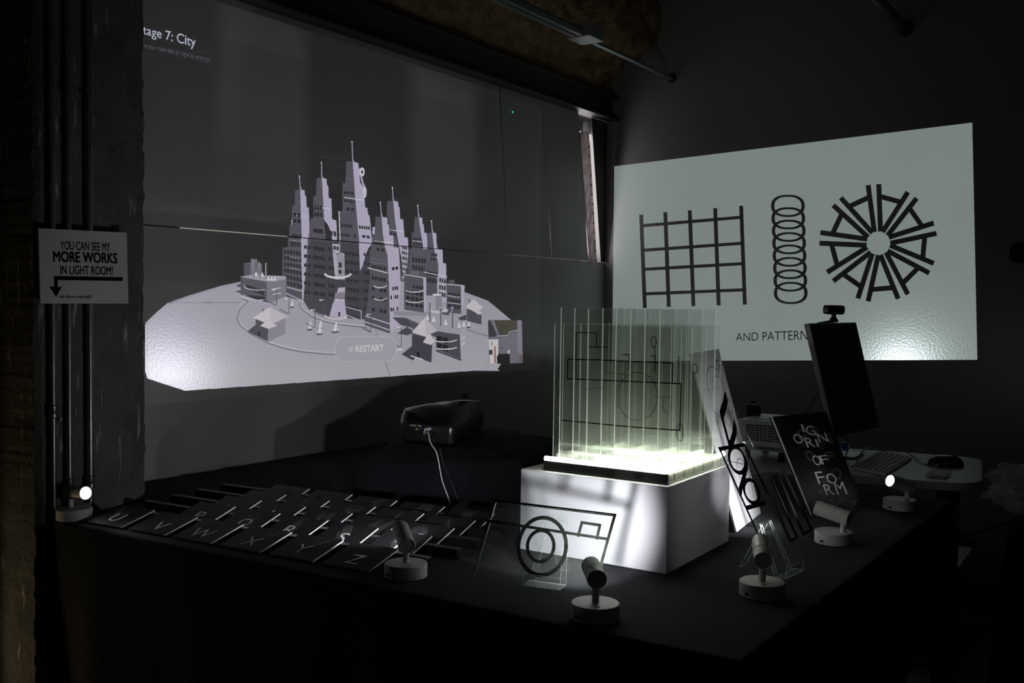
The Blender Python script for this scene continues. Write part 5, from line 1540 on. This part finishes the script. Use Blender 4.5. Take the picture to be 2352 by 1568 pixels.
for a in (('I', 718, 512, 12, 50, 22, 6), ('G', 762, 527, 52, 58, 22, 6), ('O', 690, 574, 50, 60, 24, -22), ('R', 758, 596, 50, 60, -26, -12), ('I', 800, 600, 12, 50, 22, 10), ('N', 832, 568, 56, 58, 24, 8),
          ('O', 798, 700, 42, 62, -40, -26), ('F', 842, 696, 50, 54, 32, -18), ('F', 818, 800, 44, 74, 42, 26), ('O', 884, 806, 56, 64, 30, -28), ('R', 868, 870, 50, 66, -22, 36), ('M', 935, 862, 58, 78, -36, 40)):
    oletter(*a)
lp0, lp1 = zo(878, 968), zo(990, 940)
lp0.z = max(lp0.z, TZ + 0.004); 
cl0 = on_z(1913, 1174, TZ + 0.0025); cl1 = on_z(1957, 1169, TZ + 0.0025)
clp = thing('acrylic_stand', cl0, 'clear acrylic lip holding the foot of the black lettered board', 'stand')
link('lip', MB().prism([cl0, cl1, cl1 + Vector((0.010, 0, 0.026)), cl0 + Vector((0.010, 0, 0.020))], (0.0022, 0, 0), 0, 1), [M_bag, M_acre], clp)
link('floor_strip', MB().prism([cl0, cl1, cl1 + Vector((-0.03, 0, 0)), cl0 + Vector((-0.03, 0, 0))], (0, 0, -0.0018), 0, 1), [M_acr, M_acre], clp)

# ------------------------------------------------------------------ desk with computer
d0, d1 = on_z(2040, 1097, DZ), on_z(2199, 1104, DZ)
dd = Vector((math.cos(math.radians(9)), math.sin(math.radians(9)), 0)); dn = Vector((-dd.y, dd.x, 0))
e_r = on_z(2257, 1085, DZ)
fr = d0 + dd * ((e_r - d0).dot(dd))
DPT = 0.60
desk = thing('desk', (d0.x, d0.y, 0), 'pale desk with a rounded corner carrying the computer, behind the black table', 'desk')
dq = [fr - dd * 1.30, fr, fr + dn * DPT, fr - dd * 1.30 + dn * DPT]
rq = []
for i, r in enumerate((0.01, 0.13, 0.09, 0.01)):
    p, a, b = dq[i], dq[i - 1], dq[(i + 1) % 4]
    s, e = p + (a - p).normalized() * r, p + (b - p).normalized() * r
    for k in range(13):
        t_ = k / 12; rq.append(s * (1 - t_) ** 2 + p * 2 * t_ * (1 - t_) + e * t_ * t_)
link('desktop', MB().prism([Vector((p.x, p.y, DZ - 0.026)) for p in rq], (0, 0, 0.026)), M_desk, desk, bevel=0.003)
for a, b in ((0.10, 0.30), (1.16, 0.30)):
    p = fr - dd * a + dn * b; p.z = 0.0005
    link('leg', MB().box((p.x - 0.03, p.y - 0.04, 0.03), (p.x + 0.03, p.y + 0.04, DZ - 0.026)), M_steel, desk)
    link('foot_bar', MB().prism([p - dd * 0.035 - dn * 0.27, p + dd * 0.035 - dn * 0.27, p + dd * 0.035 + dn * 0.27, p - dd * 0.035 + dn * 0.27], (0, 0, 0.03)), M_steel, desk)
# low white bench by the back wall
LB = 0.30
sh = [on_z(2152, 1308, LB), on_z(2186, 1325, LB), on_z(2237, 1254, LB), on_z(2166, 1250, LB)]
rt = sh[1]; ry_ = (sh[2] - sh[1]).normalized(); rx_ = Vector((-ry_.y, ry_.x, 0))
Ln = min((sh[2] - sh[1]).length, 0.62)
bench = thing('bench', Vector((rt.x, rt.y, 0)), 'low white bench standing behind the desk near the back wall', 'bench')
bq = [rt, rt + ry_ * Ln, rt + ry_ * Ln + rx_ * 0.50, rt + rx_ * 0.50]
link('seat', MB().prism([Vector((p.x, p.y, LB - 0.022)) for p in bq], (0, 0, 0.022)), M_desk, bench, bevel=0.002)
for k in (0.05, 0.43):
    a = rt + rx_ * k
    link('side_panel', MB().prism([Vector((p.x, p.y, 0.0005)) for p in (a + ry_ * 0.08, a + ry_ * (Ln - 0.04), a + ry_ * (Ln - 0.04) + rx_ * 0.025, a + ry_ * 0.08 + rx_ * 0.025)], (0, 0, LB - 0.0225)), M_steel, bench)
a = rt + ry_ * (Ln - 0.03)
link('back_rail', MB().prism([Vector((p.x, p.y, LB)) for p in (a - rx_ * 0.01, a + ry_ * 0.03 - rx_ * 0.01, a + ry_ * 0.03 + rx_ * 0.5, a + rx_ * 0.5)], (0, 0, 0.035)), M_blackm, bench)

# all-in-one computer, seen almost edge on
ib0, ib1 = on_z(1919, 1008, DZ + 0.082), on_z(2003, 978, DZ + 0.082)
ib1 = ib0 + Vector((0.10, 0.995, 0)).normalized() * 0.425
inn = Vector((math.cos(math.radians(11)), -0.10 * math.cos(math.radians(11)), math.sin(math.radians(11)))).normalized()
it0 = on_plane(1858, 742, ib0, inn); it1 = it0 + (ib1 - ib0)
iv = (ib1 - ib0).normalized()
cmp_ = thing('computer', (ib0 + ib1) / 2 - Vector((0.03, 0, 0.08)), 'all-in-one computer with a dark glossy screen on the pale desk', 'computer')
iq = [it0, it1, ib1, ib0]
link('casing', MB().prism([it0, it1, ib1, ib0], -inn * 0.019), mat('computer_shell', (0.62, 0.60, 0.58), 0.45, 0.5), cmp_, bevel=0.003)
link('screen', MB().prism([bil(iq, .012, .012), bil(iq, .988, .012), bil(iq, .988, .80), bil(iq, .012, .80)], inn * 0.0012), M_screen, cmp_)
link('chin', MB().prism([bil(iq, .012, .805), bil(iq, .988, .805), bil(iq, .988, .99), bil(iq, .012, .99)], inn * 0.001), mat('computer_chin', (0.045, 0.045, 0.05), 0.4, 0.5), cmp_)
mid = bil(iq, .5, .62) - inn * 0.021
ft = Vector((mid.x + 0.03, mid.y, DZ))
link('stand', MB().prism([mid - iv * 0.07, mid + iv * 0.07, Vector((ft.x - 0.09, ft.y, DZ + 0.012)) + iv * 0.07, Vector((ft.x - 0.09, ft.y, DZ + 0.012)) - iv * 0.07], (-0.008, 0, 0)), M_alu, cmp_)
link('stand_foot', MB().prism([Vector((ft.x - 0.10, ft.y - 0.07, DZ + 0.0008)), Vector((ft.x + 0.03, ft.y - 0.07, DZ + 0.0008)), Vector((ft.x + 0.03, ft.y + 0.07, DZ + 0.0008)), Vector((ft.x - 0.10, ft.y + 0.07, DZ + 0.0008))], (0, 0, 0.008)), M_alu, cmp_, bevel=0.002)
# webcam on its top edge
wm = it0.lerp(it1, 0.50) + Vector((0, 0, 0.001))
wcam = thing('webcam', wm, 'small black webcam clipped on top of the computer screen', 'webcam')
cdir = Vector((0.80, -0.60, -0.05)).normalized(); cs = Vector((-cdir.y, cdir.x, 0)).normalized()
link('clip', MB().prism([wm - iv * 0.03 + inn * 0.006, wm + iv * 0.03 + inn * 0.006, wm + iv * 0.03 - inn * 0.05, wm - iv * 0.03 - inn * 0.05], (0, 0, 0.008)), M_black, wcam, bevel=0.002)
link('neck', MB().lathe(wm + Vector((0, 0, 0.007)), (0, 0, 1), [(0.016, 0), (0.013, 0.006), (0.008, 0.012), (0.008, 0.022)], 20), M_black, wcam, smooth=True)
hc = wm + Vector((0, 0, 0.044))
up_ = cs.cross(cdir) * -1
if up_.z < 0: up_ = -up_
bd = [hc - cs * 0.036 - up_ * 0.016, hc + cs * 0.036 - up_ * 0.016, hc + cs * 0.036 + up_ * 0.016, hc - cs * 0.036 + up_ * 0.016]
link('camera_body', MB().prism([p - cdir * 0.015 for p in rounded(bd, 0.012)], cdir * 0.030), M_black, wcam, bevel=0.003)
link('camera_lens', MB().lathe(hc + cdir * 0.0155, cdir, [(0.010, 0), (0.010, 0.003), (0.007, 0.0032), (0.006, 0.001)], 24), M_screen, wcam)
# keyboard
kq = [on_z(1960, 1070, DZ + 0.012), on_z(2034, 1086, DZ + 0.012), on_z(2095, 1048, DZ + 0.012), on_z(2019, 1033, DZ + 0.012)]
kbd = thing('keyboard', Vector((kq[0].x, kq[0].y, DZ)), 'slim white computer keyboard on the pale desk', 'keyboard')
link('base', MB().prism([Vector((p.x, p.y, DZ + 0.001)) for p in kq], (0, 0, 0.0095)), M_wpla, kbd, bevel=0.002)
keys = MB()
for r in range(6):
    for c_ in range(18):
        if r == 0 and 3 < c_ < 9 and c_ != 4: continue
        v0, v1 = (c_ + .10) / 18, (c_ + .90) / 18
        if r == 0 and c_ == 4: v1 = (9 - .1) / 18
        u0, u1 = 1 - (r + .10) / 6, 1 - (r + .88) / 6
        m_ = lambda u, v: bil([kq[3], kq[2], kq[1], kq[0]], .03 + u * .94, 1 - (.02 + v * .96)) 
        P = [m_(u1, v0), m_(u0, v0), m_(u0, v1), m_(u1, v1)]
        keys.prism([Vector((p.x, p.y, DZ + 0.0105)) for p in P], (0, 0, 0.003))
link('keys', keys, M_gpla, kbd)
# mouse and small things
mo = on_z(2172, 1070, DZ)
ms = thing('computer_mouse', mo, 'black computer mouse near the rounded end of the desk', 'mouse')
def dome_mesh(c_, ax_, L_, W2, H, n=24, m=8):
    mb = MB(); s_ = Vector((-ax_.y, ax_.x, 0)); vs, fs = [], []
    for j in range(m + 1):
        a = math.pi / 2 * j / m
        for i in range(n):
            t_ = 2 * math.pi * i / n
            rr = math.cos(a) ** 0.6 if j < m else 0.02
            vs.append(c_ + ax_ * (L_ * math.cos(t_) * rr) + s_ * (W2 * math.sin(t_) * rr) + Vector((0, 0, 0.001 + H * math.sin(a))))
    for j in range(m): fs += [(j * n + i, j * n + (i + 1) % n, (j + 1) * n + (i + 1) % n, (j + 1) * n + i) for i in range(n)]
    fs += [tuple(range(n - 1, -1, -1)), tuple(m * n + i for i in range(n))]
    return mb.add(vs, fs)
max_ = Vector((0.9, 0.43, 0)).normalized()
link('shell', dome_mesh(mo, max_, 0.058, 0.034, 0.036), M_black, ms, smooth=True)
link('scroll_wheel', MB().cyl(mo + max_ * 0.03 + Vector((0, -0.004, 0.031)), mo + max_ * 0.03 + Vector((0, 0.004, 0.031)), 0.006, n=16), M_blackm, ms)
cbp = [on_z(2125, 1066, DZ + .003), on_z(2110, 1058, DZ + .006), on_z(2097, 1046, DZ + .004), on_z(2085, 1040, DZ + .003)]
link('cord', MB().tube([mo - max_ * 0.055 + Vector((0, 0, 0.004))] + cbp, 0.0018, 8), M_black, ms, smooth=True)
pk = on_z(2150, 1098, DZ)
pkt = thing('plastic_packet', pk, 'small clear plastic packet of white clips on the desk before the mouse', 'packet')
link('wrapper', MB().prism([pk + Vector((-0.03, -0.012, .001)), pk + Vector((0.028, -0.008, .001)), pk + Vector((0.03, 0.085, .001)), pk + Vector((-0.03, 0.08, .001))], (0, 0, 0.011)), M_bag, pkt, bevel=0.003)
for k in range(4):
    a = pk + Vector((-0.020 + 0.013 * k, 0.0, 0.004))
    link('clip', MB().prism([a, a + Vector((0.006, 0, 0)), a + Vector((0.006, 0.06, 0.004)), a + Vector((0, 0.06, 0.004))], (0, 0, 0.002)), M_wpla if k % 2 == 0 else M_black, pkt)
kc = [on_z(1957, 1072, DZ + .004), on_z(1966, 1062, DZ + .01), on_z(1974, 1046, DZ + .004), on_z(1985, 1033, DZ + .03), on_z(2002, 1024, DZ + .03), on_z(2016, 1030, DZ + .012)]
link('cord', MB().tube(kc, 0.0028, 8), M_black, kbd, smooth=True)
pc_ = [bil(iq, .3, .95) - inn * 0.025, bil(iq, .3, 1.06) - inn * 0.01, on_z(1948, 1030, DZ + .05), on_z(1942, 1046, DZ + .008), on_z(1922, 1056, DZ + .008)]
link('power_cord', MB().tube(pc_, 0.0028, 8), M_black, cmp_, smooth=True)
uc = [on_z(1868, 905, 0.95), on_z(1862, 930, 0.92), on_z(1852, 960, 0.86), on_z(1840, 1000, 0.80)]
uc = [bil(iq, .08, .55) - inn * 0.018, bil(iq, .0, .7) - inn * 0.05 - iv * 0.03, bil(iq, -.12, .9) - inn * 0.09, bil(iq, -.12, 1.0) - inn * 0.10]
uc.append(Vector((uc[-1].x - 0.02, uc[-1].y, DZ + 0.012)))
link('rear_lead', MB().tube(uc, 0.0022, 8), M_black, cmp_, smooth=True)
btag = on_z(1940, 1017, DZ + 0.03)
tag(link('usb_stick', MB().box((btag.x - 0.008, btag.y - 0.012, DZ + 0.0015), (btag.x + 0.008, btag.y + 0.012, DZ + 0.034)), M_blue, bevel=0.004), 'small blue tag on the desk under the computer', 'tag')

# ------------------------------------------------------------------ far right: black covered stand with crinkled plastic on it
rb = on_y(2342, 1140, 3.05)
bs = MB()
bsx = on_y(2330, 1300, 3.0).x
def dark_stand():
    bm = bmesh.new()
    rings = []
    for z, g in ((0.003, 0.05), (0.25, 0.035), (0.5, 0.02), (0.66, 0.006), (0.70, 0.0), (0.715, -0.02)):
        ring = []
        P = rounded([Vector((bsx - g, 2.86 - g, 0)), Vector((bsx + 0.5, 2.86 - g, 0)), Vector((bsx + 0.5, 3.3 + g, 0)), Vector((bsx - g, 3.3 + g, 0))], 0.03, 5)
        for i in range(len(P)):
            a, b = P[i], P[(i + 1) % len(P)]
            for k in range(6):
                p = a.lerp(b, k / 6)
                wv = 0.010 * math.sin(i * 2.1 + k * 1.3) * (1 - z / 0.72)
                ring.append(bm.verts.new((p.x + wv, p.y + wv, z)))
        rings.append(ring)
    n = len(rings[0])
    for a, b in zip(rings[:-1], rings[1:]):
        for i in range(n): bm.faces.new((a[i], a[(i + 1) % n], b[(i + 1) % n], b[i]))
    bm.faces.new(rings[-1])
    bmesh.ops.recalc_face_normals(bm, faces=bm.faces)
    me = bpy.data.meshes.new('covered_stand'); bm.to_mesh(me); bm.free(); me.materials.append(M_cloth2)
    o = bpy.data.objects.new('covered_stand', me); COL.objects.link(o)
    return tag(o, 'black cloth covered stand by the back wall, mostly cut by the frame edge', 'stand')
dark_stand()
def plastic_bag():
    bm = bmesh.new()
    bmesh.ops.create_icosphere(bm, subdivisions=5, radius=1.0)
    cx_, cy_, cz_ = bsx + 0.11, 3.02, 0.775
    for v in bm.verts:
        p = v.co.copy()
        d = 1 + 0.30 * noise.noise(p * 2.2) + 0.22 * abs(noise.noise(p * 5.5 + Vector((3, 1, 2)))) + 0.10 * noise.noise(p * 13)
        q = Vector((p.x * 0.165, p.y * 0.12, p.z * 0.085)) * d
        v.co = (cx_ + q.x, cy_ + q.y, max(0.7165, cz_ + q.z))
    me = bpy.data.meshes.new('plastic_bag'); bm.to_mesh(me); bm.free(); me.materials.append(M_bag)
    o = bpy.data.objects.new('plastic_bag', me); COL.objects.link(o)
    return tag(o, 'crumpled clear plastic bag lying on the black covered stand', 'bag')
plastic_bag()
w0 = on_y(2180, 1228, BY - 0.02); 
cw = [on_y(2175, 1222, BY - 0.006), on_y(2240, 1224, BY - 0.006), on_y(2290, 1205, BY - 0.006), on_y(2340, 1192, BY - 0.006)]
tag(link('cable', MB().tube(cw, 0.003, 8), M_blackm, smooth=True), 'dark cable tacked along the lower back wall behind the desk', 'cable')
